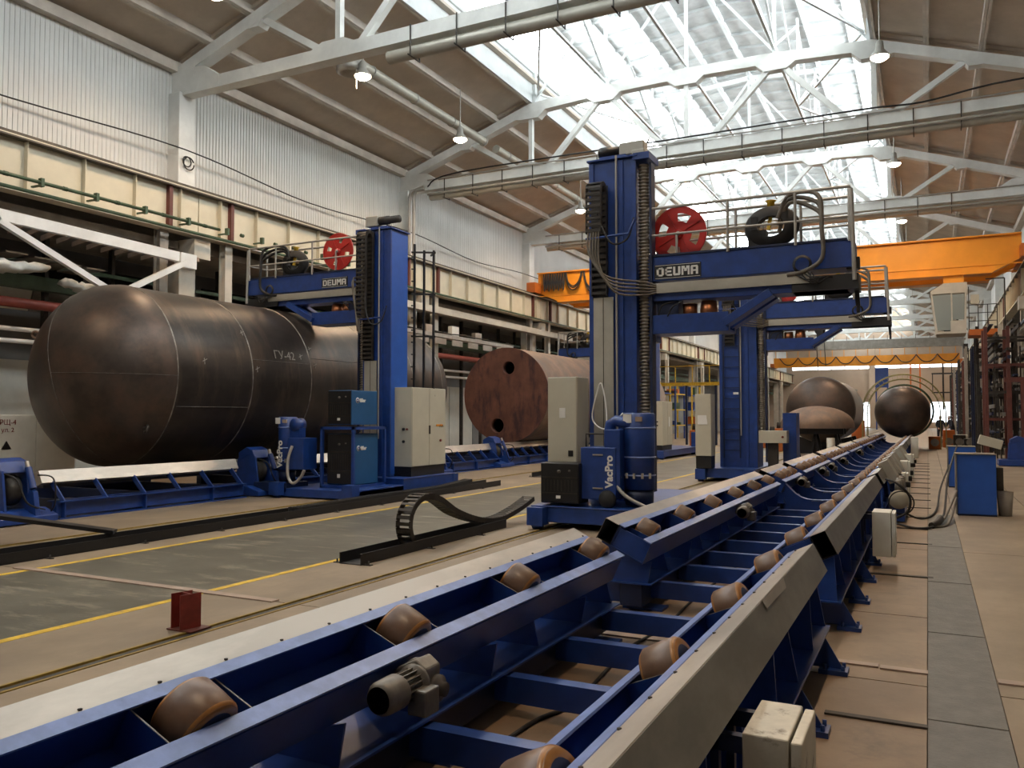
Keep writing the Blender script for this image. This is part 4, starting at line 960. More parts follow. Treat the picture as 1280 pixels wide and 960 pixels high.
def door_box(name, x0, x1, y0, y1, z0, z1, lab, cat, m='cab_cream', plinth=.17, door_side='-y', doors=1, grp=None, extras=None):
    t = thing(name, ((x0 + x1) / 2, (y0 + y1) / 2, z0), lab, cat, grp)
    if plinth: MB().box(x0 + .01, x1 - .01, y0 + .01, y1 - .01, z0, z0 + plinth).build('plinth', 'black', t)
    MB().box(x0, x1, y0, y1, z0 + plinth, z1).build('body', m, t, bevel=.008)
    for k in range(doors):
        if door_side == '-y':
            w_ = (x1 - x0) / doors; MB().box(x0 + w_ * k + .008, x0 + w_ * (k + 1) - .008, y0 - .02, y0 - .001, z0 + plinth + .01, z1 - .01).build('door', m, t, bevel=.004)
        else:
            w_ = (y1 - y0) / doors; MB().box(x1 + .001, x1 + .02, y0 + w_ * k + .008, y0 + w_ * (k + 1) - .008, z0 + plinth + .01, z1 - .01).build('door', m, t, bevel=.004)
    return t
GC = 'tall cabinets on the manipulator bases'
t = door_box('electrical_cabinet', -5.43, -4.93, 12.1, 12.6, .35, 2.33, 'tall single grey cabinet left of the middle blue column, behind the black welder', 'cabinet', 'cab_cream', .1, grp=GC)
MB().box(-5.22, -5.12, 12.07, 12.079, 1.68, 1.84).build('paper_note', 'white', t); MB().box(-5.07, -4.99, 12.07, 12.079, 1.08, 1.17).build('lock_plate', 'black', t)
t = door_box('electrical_cabinet', -5.5, -5.08, 21.75, 22.2, .35, 2.3, 'tall grey cabinet with a curled paper, beside the farther blue column', 'cabinet', 'cab_cream', .32, grp=GC)
MB().prism([(-5.43, 1.5), (-5.17, 1.5), (-5.2, 1.74), (-5.43, 1.74)], 21.715, 21.725, 'y').build('paper_note', 'white', t)
t = door_box('electrical_cabinet', -11.02, -10.42, 15.7, 17.15, .35, 2.37, 'wide twin-door cream cabinet right of the left blue column', 'cabinet', 'cab_cream', .22, '+x', 2, grp=GC)
b = MB()
for z in (1.42, 1.14): b.lathe([(.001, -.03), (.032, -.03), (.032, .01), (.001, .01)], (-10.62, 15.69, z), 'y', 14)
b.build('knob', 'black', t); MB().lathe([(.001, -.03), (.022, -.03), (.022, .01), (.001, .01)], (-10.53, 15.69, 1.42), 'y', 14).build('red_button', 'red_post', t)
MB().box(-10.399, -10.392, 16.72, 17.0, 1.48, 1.52).build('label_strip', 'orange', t); text('lettering', 'M A', (-10.394, 16.95, 1.48), .10, '+x', 'black', t)
MB().lathe([(.001, -.0), (.03, .0), (.03, .03), (.001, .03)], (-10.40, 16.9, 1.14), 'x', 12).build('red_button', 'red_post', t)
MB().box(-10.40, -10.37, 16.40, 16.43, 1.3, 1.5).build('handle', 'dark_steel', t)
t = door_box('electrical_cabinet', -10.1, -9.55, 32.5, 33.9, .35, 2.33, 'cream cabinet with knobs glimpsed between the blue drum and the far cabinet', 'cabinet', 'cab_cream', .2, '+x', 2, grp=GC)
b = MB()
for z in (1.5, 1.35): b.lathe([(.001, -.04), (.03, -.04), (.03, 0), (.001, 0)], (-9.75, 32.49, z), 'y', 12)
b.build('knob', 'black', t); MB().box(-9.53, -9.52, 33.3, 33.5, 1.3, 1.7).build('label_plate', 'white', t)
def welder(x0, x1, y0, y1, z0, z1, lab, m='black', side=True):
    t = thing('welding_power_source', ((x0 + x1) / 2, (y0 + y1) / 2, z0), lab, 'welding machine', 'boxy welding power sources')
    MB().box(x0, x1, y0, y1, z0 + .03, z1).build('case', m, t, bevel=.012)
    MB().box(x0 + .01, x1 - .01, y0 - .015, y0, z0 + .05, z1 - .01).build('front_panel', 'black', t, bevel=.004)
    h = z1 - z0
    MB().box(x0 + .02, x1 - .02, y0 - .025, y0 - .016, z0 + h * .64, z0 + h * .67).box(x0 + .02, x1 - .02, y0 - .025, y0 - .016, z0 + h * .27, z0 + h * .30).build('trim_ridge', 'dark_steel', t)
    b = MB()
    for k in range(9): xx = x0 + .06 + k * (x1 - x0 - .12) / 9; b.box(xx, xx + .012, y0 - .022, y0 - .015, z0 + h * .33, z0 + h * .6)
    b.build('louvre', 'dark_steel', t)
    c = (x0 + x1) / 2
    MB().lathe([(.001, -.04), (.025, -.04), (.025, -.01), (.001, -.01)], (c, y0, z0 + h * .80), 'y', 14).lathe([(.001, -.04), (.015, -.04), (.015, -.01), (.001, -.01)], (c + .17, y0, z0 + h * .82), 'y', 10).build('knob', 'grey_motor', t)
    MB().box(c - .05, c + .02, y0 - .024, y0 - .016, z0 + h * .16, z0 + h * .23).build('warning_label', 'white', t)
    if side:
        lx = y0 + .22 * (y1 - y0)
        MB().lathe([(.001, 0), (.06, 0), (.06, .004), (.001, .004)], (x1 + .001, lx, z1 - h * .28), 'x', 24).build('logo_disc', 'white', t)
        MB().lathe([(.02, .004), (.045, .004), (.045, .006), (.02, .006)], (x1 + .001, lx, z1 - h * .28), 'x', 20, closed=True).build('logo_ring', 'blue', t)
        text('lettering', 'Miller', (x1 + .003, lx + .15, z1 - h * .28), .11, '+x', 'white', t, .004)
    return t
welder(-5.33, -4.70, 11.6, 12.0, .36, 1.0, 'black boxed welder on the base of the middle blue manipulator', side=False)
welder(-11.43, -10.77, 14.02, 14.92, .24, 1.34, 'tall welder inside a blue tubular frame at the left manipulator', 'welder_blue')
welder(-11.42, -10.80, 14.02, 14.92, 1.50, 2.26, 'shorter welder stacked on top of the blue tubular frame', 'welder_blue')
t = thing('welder_frame', (-11.1, 14.4, .2), 'blue tubular frame caging the tall welder, carrying the shorter one', 'frame')
b = MB()
for x in (-11.51, -10.69):
    for y in (13.94, 15.04): b.bar((x, y, .2), (x, y, 1.46), .06)
for z in (.235, 1.46):
    for x in (-11.51, -10.69): b.bar((x, 13.91, z), (x, 15.07, z), .06)
    for y in (13.94, 15.04): b.bar((-11.54, y, z), (-10.66, y, z), .06)
b.build('tube_frame', 'blue', t); MB().box(-11.5, -10.7, 13.95, 15.03, 1.47, 1.49).build('shelf', 'blue', t)

def vac(x, y, z0, lab, R_=.24, mirror=1, box=True):
    t = thing('fume_extractor', (x, y, z0), lab, 'dust extractor', 'blue drum dust extractors')
    H = 1.40
    MB().lathe([(.001, .25), (R_, .25), (R_, H - .02), (R_ - .02, H), (.001, H)], (x, y, z0), 'z', 36).build('drum', 'blue', t)
    b = MB()
    for h_ in (.45, .72, 1.16): b.lathe([(R_, h_), (R_ + .012, h_ + .006), (R_ + .012, h_ + .02), (R_, h_ + .026)], (x, y, z0), 'z', 36, closed=True)
    b.build('band', 'blue_sheen', t)
    MB().lathe([(.001, .02), (R_ - .03, .02), (R_ - .02, .24), (.001, .24)], (x, y, z0), 'z', 28).build('dust_bin', 'blue_dark', t)
    b = MB()
    for k in range(4): a = -PI / 2 + k * .5 - .5; b.bar((x + (R_ + .01) * math.cos(a), y + (R_ + .01) * math.sin(a), z0 + .42), (x + (R_ + .01) * math.cos(a), y + (R_ + .01) * math.sin(a), z0 + .50), .03)
    b.build('latch', 'galv', t)
    # elbow duct
    px = x - mirror * (R_ + .17)
    if box: b = MB().tube([(x - mirror * .08, y - .16, z0 + H - .16), (px + mirror * .10, y - .17, z0 + H - .12), (px + mirror * .02, y - .17, z0 + H - .17), (px - mirror * .0, y - .17, z0 + H - .28), (px, y - .17, z0 + H - .55)], .085, 18)
    if box: b.build('elbow_duct', 'blue', t)
    MB().box(x - .17, x - .04, y - R_ - .005, y - R_ + .05, z0 + H - .15, z0 + H - .02).build('label', 'white', t)
    MB().box(x + .02, x + .12, y - R_ - .005, y - R_ + .06, z0 + H - .13, z0 + H - .06).build('label', 'strip_pink', t)
    if box:
        bx0, bx1 = x - .80, x - R_ - .0
        MB().box(bx0, bx1, y - .38, y + .2, z0 + .1, z0 + .88).build('filter_housing', 'blue_bright' if False else 'blue', t, bevel=.012)
        MB().box(bx1 - .18, bx1 + .06, y - .36, y + .1, z0 + .25, z0 + 1.15).build('fan_housing', 'blue', t, bevel=.01)
        b = MB()
        for z in (z0 + .26, z0 + .76): b.box(bx1 - .36, bx1 - .2, y - .40, y - .38, z, z + .02)
        b.build('door_latch', 'galv', t)
        text('lettering', 'VacPro', (bx1 - .10, y - .385, z0 + .52), .165, '-y', 'white', t, .006, vertical=True)
        MB().lathe([(.001, -.03), (.11, -.03), (.14, 0), (.11, .03), (.001, .03)], (bx1 - .12, y - .42, z0 + .05 + .06), 'y', 24).build('wheel', 'black_rubber', t)
        MB().tube(bez([(x - .2, y - R_ - .05, z0 + .45), (x - .22, y - R_ - .1, z0 + .3), (x - .05, y - R_ - .15, z0 + .15), (x + .2, y - R_ - .1, z0 + .02)], 6), .028, 8).build('hose', 'rail_grey', t)
        MB().tube([(bx0 + .02, y - .2, z0 + .88), (bx0 + .02, y - .2, z0 + 1.08), (bx1, y - .2, z0 + 1.08)], .014, 6).build('handle', 'dark_steel', t)
        MB().tube(bez([(bx0 + .3, y - .1, z0 + .9), (bx0 + .28, y, z0 + 1.4), (bx0 + .2, y, z0 + 1.85), (bx0 + .12, y, z0 + 1.7), (bx0 + .05, y, z0 + 1.3), (bx0 + .3, y - .05, z0 + 1.15), (bx0 + .55, y, z0 + 1.4)], 8), .012, 6).build('white_cable', 'white', t)
    else:
        MB().box(x + R_ - .02, x + .60, y - .20, y + .25, z0 + .28, z0 + .95).build('filter_housing', 'blue', t, bevel=.012)
        MB().lathe([(.001, -.1), (.14, -.1), (.14, .12), (.001, .12)], (x + R_ + .12, y - .05, z0 + H - .17), 'y', 24).box(x + R_ + .0, x + R_ + .24, y - .14, y + .06, z0 + .9, z0 + H - .18).build('fan_housing', 'blue', t)
        text('lettering', 'VacPro', (x - .02, y - R_ - .02, z0 + .60), .20, '-y', 'white', t, .006, vertical=True)
        MB().tube(bez([(x + .32, y - .22, z0 + .78), (x + .28, y - .3, z0 + .5), (x + .31, y - .33, z0 + .15), (x + .45, y - .33, z0 + .0), (x + .62, y - .3, z0 + .12), (x + .72, y - .3, z0 + .28)], 8), .032, 8).build('hose', 'rail_grey', t)
    return t
vac(-3.92, 12.1, .36, 'blue drum dust extractor with side box at the middle manipulator')
vac(-12.42, 13.9, .30, 'slim blue drum dust extractor left of the caged welder', .20, -1, False)
MB().box(-13.0, -11.9 - .2, 13.5, 14.2, .12, .30).build('shelf_bracket', 'blue_dark', None)
bpy.data.objects['shelf_bracket']['label'] = 'blue bracket shelf carrying the slim blue dust extractor'; bpy.data.objects['shelf_bracket']['category'] = 'shelf'
# blue ramp tray at the right of the middle base
t = thing('foot_ramp', (-3.2, 12.9, 0), 'small blue wedge bracket on the floor right of the middle manipulator', 'bracket')
MB().prism([(-3.42, .02), (-2.85, .02), (-3.42, .42)], 13.2, 13.26, 'y').box(-3.42, -2.7, 12.9, 13.3, .0, .03).build('wedge', 'blue', t)
# control unit by the far manipulator
t = thing('operator_console', (-3.3, 22.6, .35), 'grey control box on a blue pedestal right of the far blue column', 'console')
MB().box(-3.95, -3.25, 22.2, 22.6, 1.02, 1.34).build('control_box', 'cab_cream', t, bevel=.01); MB().box(-3.42, -3.08, 22.7, 23.3, .0, 1.80).build('blue_cabinet', 'blue', t); MB().box(-3.75, -3.5, 22.35, 22.5, .0, 1.02).build('pedestal', 'dark_steel', t)
MB().lathe([(.001, 0), (.03, 0), (.03, -.03), (.001, -.03)], (-3.35, 22.19, 1.18), 'y', 10).build('red_button', 'red_post', t)

# ================================================================== FLOOR CABLE CHANNELS
def channel(x0, x1, y0, y1, lab, h=.13, plate=True):
    t = thing('cable_channel', ((x0 + x1) / 2, y0, 0), lab, 'cable channel', 'black cable channels on the floor')
    MB().box(x0, x0 + .012, y0, y1, .0, h).build('side_wall', 'black', t); MB().box(x1 - .012, x1, y0, y1, 0, h).build('side_wall', 'black', t)
    MB().box(x0, x1, y0, y1, .0, .008).build('channel_floor', 'black_rubber', t)
    b = MB(); y = y0 + .05
    while y < y1: b.box(x0 - .11, x1 + .11, y - .025, y + .025, 0, .010).lathe([(.012, 0), (.012, .035), (.001, .035)], (x1 + .07, y, .01), 'z', 6).lathe([(.012, 0), (.012, .035), (.001, .035)], (x0 - .07, y, .01), 'z', 6); y += 1.35
    b.build('foot_strip', 'dark_steel', t)
    return t
channel(-6.13, -5.82, 7.75, 11.4, 'open black cable channel on the floor in front of the middle manipulator')
channel(-9.92, -9.5, 1.0, 18.3, 'long black cable channel beside the left manipulator')
channel(-10.02, -9.55, 21.2, 26, 'black cable channel farther along, left of the grey cabinet')
o = MB().bar((-9.9, 7.7, .14), (-11.9, 6.2, .55), .20, .05).build('steel_bar', 'black'); tag(o, 'flat black bar leaning diagonally from the floor channel at the left edge', 'bar')
xx = -5.975
pth = [(xx, 8.4, .05), (xx, 8.72, .06)] + bez([(xx, 8.96, .07), (xx, 8.85, .26), (xx, 8.90, .50), (xx, 9.16, .65), (xx, 9.55, .60), (xx, 10.05, .37), (xx, 10.7, .19), (xx, 11.3, .13), (xx, 12.0, .22), (xx, 12.6, .36)], 6)
o = chain(pth[2:], (1, 0, 0), .20, .075, .085).build('cable_chain', 'dark_steel'); tag(o, 'looping articulated cable chain rising from the floor channel', 'cable chain')
o = chain(bez([(-9.95 + .25, 11.0, .12), (-9.7, 13.5, .14), (-9.7, 15.5, .13), (-9.75, 17.2, .2)], 8), (1, 0, 0), .2, .07, .09).build('cable_chain', 'black_rubber'); tag(o, 'flat cable chain in the long channel, running up to the twin-door cabinet', 'cable chain')
t = thing('red_post', (-5.34, 4.83, 0), 'short dark red steel I-beam stub on a base plate', 'post')
MB().box(-5.43, -5.25, 4.78, 4.79, 0.012, .285).box(-5.43, -5.25, 4.91, 4.92, .012, .285).box(-5.345, -5.335, 4.79, 4.91, .012, .285).build('i_beam', 'red_post', t)
bpy.data.objects['i_beam'].rotation_euler = (0, 0, R(78)); 
MB().box(-5.47, -5.20, 4.74, 4.95, 0, .012).build('base_plate', 'brown_red', t)

# ================================================================== OVERHEAD CRANES
t = thing('bridge_crane', (-8, 41.3, 8.4), 'orange overhead travelling crane spanning the hall', 'crane')
def girder(y, nm):
    b = MB().prism([(-19.0, 8.5), (-17.8, 7.95), (2.6, 7.95), (3.7, 8.5), (3.7, 9.5), (-19.0, 9.5)], y - .25, y + .25, 'y')
    b.build(nm, 'orange', t)
    MB().prism([(-17.8, 7.89), (2.6, 7.89), (2.6, 7.95), (-17.8, 7.95)], y - .42, y + .42, 'y').box(-19, 3.7, y - .4, y + .4, 9.5, 9.56).box(-19, 3.7, y - .28, y - .25, 8.25, 8.3).build('girder_flange', 'orange', t)
girder(41.3, 'girder'); girder(43.6, 'girder')
for x in (-19.05, 3.85): MB().box(x - .25, x + .25, 40.2, 44.8, 8.42, 8.95).build('end_carriage', 'orange_dark', t)
b = MB()
for x in (-19.05, 3.9):
    for y in (40.6, 44.4): b.lathe([(.001, -.08), (.3, -.08), (.3, .08), (.001, .08)], (x, y, 8.66), 'x', 20)
b.build('crane_wheel', 'dark_steel', t)
b = MB()
for k in range(20): x = -18.8 + k * 1.17; b.bar((x, 40.85, 9.5), (x, 40.85, 10.3), .04)
b.bar((-18.8, 40.85, 10.3), (3.6, 40.85, 10.3), .04).bar((-18.8, 40.85, 9.9), (3.6, 40.85, 9.9), .03).build('walkway_rail', 'orange', t) if False else None
b = MB()
x = -18.6
for k in range(9): b.tube(bez([(x, 40.9, 9.45), (x + .06, 40.85, 8.5 + .1 * (k % 2)), (x + .12, 40.9, 9.45)], 6), .035, 6); x += .14
for wv, dp in ((1.0, .95), (1.1, 1.15), (1.3, 1.2), (1.5, 1.2)):
    for dd in (0, .12, .2): b.tube(bez([(x + dd * .3, 40.9, 9.45), (x + wv * .2, 40.85, 9.45 - dp * .75 + dd), (x + wv * .5, 40.85, 9.45 - dp + dd), (x + wv * .8, 40.85, 9.45 - dp * .75 + dd), (x + wv - dd * .3, 40.9, 9.45)], 6), .035, 6)
    x += wv + .05
b.build('festoon_cable', 'black_rubber', t)
MB().box(-15.0, -11.8, 40.7, 40.78, 7.6, 8.35).box(-15, -11.8, 40.4, 42, 7.45, 7.55).build('service_platform', 'orange_dark', t)
# operator cabin
t = thing('crane_cabin', (1.0, 41.3, 5.2), 'glazed cream operator cabin hanging below the orange crane', 'crane cabin')
b = MB()
for (x, x2) in ((.22, .42), (1.0, 1.0), (1.55, 1.5)):
    for y in (40.5, 42.2): b.bar((x, y, 7.1), (x2, y, 5.35), .07)
b.box(.2, 1.6, 40.45, 42.25, 7.05, 7.15).box(.4, 1.55, 40.45, 42.25, 5.3, 5.4).box(.95, 1.55, 40.45, 40.5, 5.4, 5.85).prism([(.15, 7.15), (1.6, 7.15), (1.6, 7.5), (.7, 7.5)], 40.45, 42.25, 'y')
b.build('cabin_frame', 'col_paint', t)
for (a, c, d, e) in ((.26, .97, .98, .44), (1.03, 1.5, 1.47, 1.03)): MB().prism([(a, 7.0), (c, 7.0), (d, 5.45), (e, 5.45)] if a < 1 else [(a, 7.0), (c, 7.0), (d, 5.9), (e, 5.9)], 40.46, 40.47, 'y').build('pane', 'glass_cab', t)
MB().box(.7, .95, 40.9, 41.2, 5.4, 6.0).build('seat', 'black', t); MB().tube(bez([(1.2, 40.7, 5.9), (1.32, 40.7, 6.2), (1.35, 40.7, 6.6)], 6), .05, 8).build('hose', 'black_rubber', t)
MB().box(.7, 1.5, 41.0, 41.7, 7.45, 7.95).build('hanger', 'orange', t)
MB().box(1.65, 2.7, 40.5, 42.2, 5.2, 5.45).build('platform', 'orange_dark', t)
b = MB()
for x in (1.65, 2.0, 2.35, 2.7): b.bar((x, 40.5, 5.45), (x, 40.5, 7.3 if x < 1.7 else 6.5), .035)
for z in (5.8, 6.15, 6.5): b.bar((1.65, 40.5, z), (2.7, 40.5, z), .03)
b.bar((2.7, 40.5, 6.5), (2.7, 42.2, 6.5), .03).bar((2.3, 40.6, 7.6), (3.0, 40.6, 7.6), .05).bar((3.0, 40.6, 5.4), (3.0, 40.6, 7.6), .05)
b.build('platform_railing', 'dark_steel', t)
MB().box(1.72, 2.05, 40.48, 40.55, 6.55, 6.95).build('switch_box', 'cab_cream', t)
# crane hook
t = thing('crane_hook', (-4.6, 42.4, 4.2), 'dark hook block hanging on ropes above the large far tank', 'crane hook')
MB().box(-4.75, -4.45, 42.3, 42.5, 5.3, 6.4).lathe([(.001, -.06), (.25, -.06), (.25, .06), (.001, .06)], (-4.6, 42.4, 5.9), 'y', 20).build('hook_block', 'black', t)
b = MB()
for x in (-4.78, -4.42): b.tube([(x, 42.4, 6.2), (x, 42.4, 9.6)], .02, 6).tube([(x + .06, 42.4, 4.15), (x, 42.4, 5.4)], .02, 6)
b.build('rope', 'black_rubber', t)
MB().box(-5.2, -4.0, 41.1, 43.8, 9.57, 9.95).build('hoist_trolley', 'orange_dark', t)
# second crane
t = thing('bridge_crane', (-6, 118, 8.4), 'distant orange crane with drooping cables near the far wall', 'crane')
MB().box(-18.8, 3.7, 117.6, 118.4, 8.42, 9.7).build('girder', 'orange', t)
for k in range(9): x = -18.0 + k * 2.4; MB().tube(bez([(x, 117.5, 9.65), (x + .6, 117.4, 8.9), (x + 1.2, 117.4, 8.7), (x + 1.8, 117.4, 8.9), (x + 2.4, 117.5, 9.65)], 5), .07, 5).build('festoon_cable', 'dark_steel', t)
b = MB()
for k in range(16): x = -18.5 + k * 1.45; b.bar((x, 117.5, 9.7), (x, 117.5, 10.6), .07)
b.bar((-18.6, 117.5, 10.6), (3.6, 117.5, 10.6), .07).build('walkway_rail', 'orange', t)
for x in (-18.9, 3.8): MB().box(x - .2, x + .25, 116.5, 120, 8.42, 8.9).build('end_carriage', 'orange_dark', t)
t = thing('bridge_crane', (-6, 104, 9), 'grey crane girder with walkway in front of the distant orange crane', 'crane')
MB().box(-18.8, 3.7, 104, 104.6, 9.6, 10.6).build('girder', 'concrete_grey', t)
b = MB()
for k in range(16): x = -18.5 + k * 1.45; b.bar((x, 103.9, 10.6), (x, 103.9, 11.1), .05)
b.build('walkway_rail', 'dark_steel', t)
for x in (-18.9, 3.8): MB().box(x - .2, x + .25, 103, 106, 8.42, 9.7).build('end_carriage', 'dark_steel', t)
t = thing('crane_cabin', (2.3, 118, 4.7), 'far small operator cabin below the distant orange crane', 'crane cabin')
b = MB()
for x in (.6, 1.8, 2.9):
    for y in (117.6, 118.8): b.bar((x, y, 4.8), (x, y, 7.2), .1)
b.box(.5, 3.3, 117.6, 118.8, 7.1, 7.25).box(.5, 3.0, 117.6, 118.8, 4.7, 4.85).bar((1.8, 118.2, 2.6), (1.8, 118.2, 8.5), .2).build('cabin_frame', 'dark_steel', t)
t = thing('wall_ladder', (3.5, 128, 0), 'thin ladder tower in front of the bright far window', 'ladder')
for x in (3.0, 3.9): MB().bar((x, 128, 0), (x, 128, 9), .12).build('stile', 'dark_steel', t)
for k in range(16): MB().bar((3.0, 128, .5 + k * .5), (3.9, 128, .5 + k * .5), .08).build('rung', 'dark_steel', t)
t = thing('blue_hopper', (-5.3, 120, 0), 'blue hopper on legs in front of the far wall pillar', 'hopper')
MB().box(-6.2, -4.6, 120, 121.4, 5.6, 8.2).build('body', 'blue', t)
for x in (-6.1, -4.7): MB().bar((x, 120.1, 0), (x, 120.1, 5.6), .18).build('leg', 'blue', t)
for i, x in enumerate((-2.1, -.9)): tag(MB().bar((x, 130, 0), (x, 130, 9.2), .2).build('steel_pole', 'orange_dark'), 'thin orange pole at the far wall, %s of the pair' % ('left' if i == 0 else 'right'), 'pole')

# ================================================================== LEFT SIDE BEHIND THE TANKS
def pipe(name, x, z, r, m, y0, y1, lab, cat='pipe', grp=None):
    o = MB().lathe([(.001, 0), (r, 0), (r, y1 - y0), (.001, y1 - y0)], (x, y0, z), 'y', 12).build(name, m); tag(o, lab, cat, grp); return o
pipe('red_pipe', -20.5, 4.58, .13, 'red_pipe', 5, 60, 'dull red pipe running along the wall behind the tanks')
pipe('white_pipe', -20.4, 3.90, .06, 'white', 5, 60, 'upper of two thin white pipes below the red pipe')
pipe('white_pipe', -20.4, 3.60, .06, 'white', 5, 60, 'lower of two thin white pipes below the red pipe')
pipe('green_pipe', -18.6, 7.22, .045, 'green_pipe', 2, 17.8, 'upper thin green pipe in front of the cream crane beam')
pipe('green_pipe', -18.6, 6.94, .045, 'green_pipe', 2, 80, 'lower thin green pipe under the cream crane beam')
t = thing('pipe_clamp', (-18.7, 10, 7), 'brackets holding the green pipes to the cream beam', 'bracket')
b = MB()
for k in range(12): y = 9.4 + k * 1.45; b.box(-18.95, -18.55, y - .03, y + .03, 7.14, 7.18).box(-18.66, -18.54, y - .04, y + .04, 7.12, 7.32).lathe([(.055, -.05), (.055, .05)], (-18.6, y + .6, 7.22), 'y', 10)
b.build('clamp', 'green_pipe', t)['kind'] = 'stuff'
o = MB().box(-22.6, -19.5, YN, YF, 6.6, 6.8).build('walkway_slab', 'concrete_grey'); tag(o, 'concrete walkway slab under the left crane beam', 'slab', kind='structure')
o = MB().box(-20.9, -20.6, YN, YF, 5.0, 5.35).box(-20.75, -20.6, YN, YF, 5.62, 5.72).build('trim_4', 'green_pipe'); tag(o, 'dark green horizontal beam above the red pipe', 'beam', kind='structure')
for i, (z, w_) in enumerate(((2.6, .5),)):
    pass
# wall panels in lower wall
t = thing('wall_panel_row', (-22.9, 0, 0), 'row of pale wall panels low behind the pipes', 'wall panels', kind='structure')
for k in range(24):
    y = 3 + k * 2.5; MB().box(-22.9, -22.82, y + .03, y + 2.47, .1, 3.3).build('panel', 'cab_white' if k % 3 else 'wall_low', t)
t = thing('upper_panel_row', (-21.3, 0, 4.6), 'pale grey sloping sheets high behind the white truss', 'wall panels', kind='structure')
for k in range(30):
    y = 2 + k * 2.4; MB().prism([(-21.6, 4.55), (-21.3, 5.45), (-21.34, 5.45), (-21.64, 4.55)], y + .02, y + 2.38, 'y').build('panel', 'galv_dull' if k % 4 else 'cab_white', t)
b = MB()
for k in range(30): y = 4 + k * 2.0; b.box(-21.0, -20.85, y - .06, y + .06, 0, 6.5)
o = b.build('wall_stud', 'dark_steel'); tag(o, 'dark upright posts of the wall frame behind the pipes', 'posts', kind='structure')
for k in range(14):
    y = 5 + k * 4
    o = MB().box(-22.8, -22.72, y, y + 3.4, 5.4, 6.2).build('window_%d' % (5 + k), 'hole_dark'); tag(o, 'dark clerestory opening high on the lower left wall', 'window', 'dark clerestory openings', 'structure')
# white cross truss near the left edge
t = thing('white_truss', (-18.5, 6, 6), 'white painted steel truss frame above the near end of the huge tank', 'truss')
MB().bar((-18.5, -1, 6.45), (-18.5, 16.6, 6.12), .16, .26).build('top_chord', 'white_steel', t)
MB().bar((-18.4, 11.0, 6.15), (-18.4, 14.1, 4.85), .14).build('diagonal', 'white_steel', t); MB().bar((-18.4, 16.4, 6.0), (-18.4, 14.4, 4.9), .14).build('diagonal', 'white_steel', t)
MB().bar((-18.4, 11.2, 6.15), (-18.4, 8.5, 4.85), .14).build('diagonal', 'white_steel', t)
MB().box(-18.62, -18.36, 16.2, 16.75, 5.85, 6.25).build('end_plate', 'white_steel', t)
b = MB()
for k in range(22): y = 8.2 + k * .42; b.bar((-18.6, y, 6.2), (-19.7, y + .25, 6.15), .06, .12)
b.build('slat', 'strip_pink', t)
b = MB()
for k in range(9): y = 8.5 + k * .7; b.box(-20.6, -19.4, y, y + .55, 5.7 - k * .02, 5.74 - k * .02)
o = b.build('sheet_stack', 'galv_dull'); tag(o, 'row of grey sheet panels lying behind the white truss', 'sheets', kind='stuff')
# crumpled tarpaulin
def tarp(y0, y1, zc, lab, seed):
    rnd = random.Random(seed); n = 26; vs = []; fs = []; ns = 9
    for i in range(n + 1):
        y = y0 + (y1 - y0) * i / n; rr = .30 * (.45 + .55 * math.sin(PI * min(1, max(.05, i / n)))) ; zz = zc - .25 * math.sin(PI * i / n) * .6
        for j in range(ns):
            a = 2 * PI * j / ns; q = rr * (1 + .35 * rnd.uniform(-1, 1)); vs.append((-18.75 + q * .9 * math.cos(a), y + rnd.uniform(-.05, .05), zz + q * .6 * math.sin(a)))
    for i in range(n):
        for j in range(ns): fs.append((i * ns + j, i * ns + (j + 1) % ns, (i + 1) * ns + (j + 1) % ns, (i + 1) * ns + j))
    fs += [tuple(range(ns)), tuple(n * ns + j for j in reversed(range(ns)))]
    o = MB().add(vs, fs, True).build('tarpaulin', 'tarp'); tag(o, lab, 'tarpaulin')
tarp(8.5, 12.6, 5.25, 'long sagging white tarpaulin at the left edge above the tank', 3)
tarp(13.0, 15.2, 4.98, 'crumpled white plastic bundle above the tank top', 5)
for i, (y0, y1, x1, z1, l) in enumerate(((6.5, 9.4, -17.2, 1.78, 'white cabinet cut by the left picture edge'), (9.5, 12.3, -17.2, 1.74, 'white cabinet with a warning triangle behind the huge tank end'), (22.6, 23.6, -16.8, 1.9, 'white cabinet seen between the huge tank and the brown tank'))):
    t = thing('switch_cabinet', (-17.5, (y0 + y1) / 2, 0), l, 'cabinet', 'white cabinets behind the tanks')
    MB().box(-18.0, x1, y0, y1, 0, z1).build('body', 'cab_white', t, bevel=.01)
    nd = 3 if i < 2 else 1
    for k in range(nd): w_ = (y1 - y0) / nd; MB().box(x1, x1 + .015, y0 + k * w_ + .01, y0 + (k + 1) * w_ - .01, .1, z1 - .03).build('door', 'cab_white', t)
    if i == 1:
        MB().prism([(10.62, 1.02), (10.84, 1.02), (10.73, 1.2)], x1 + .015, x1 + .02, 'x').build('warning_sign', 'black', t)
        text('lettering', 'РЩ-4', (x1 + .02, 10.75, 1.58), .15, '+x', 'red_post', t); text('lettering', 'ул. 2', (x1 + .02, 10.75, 1.42), .13, '+x', 'red_post', t)
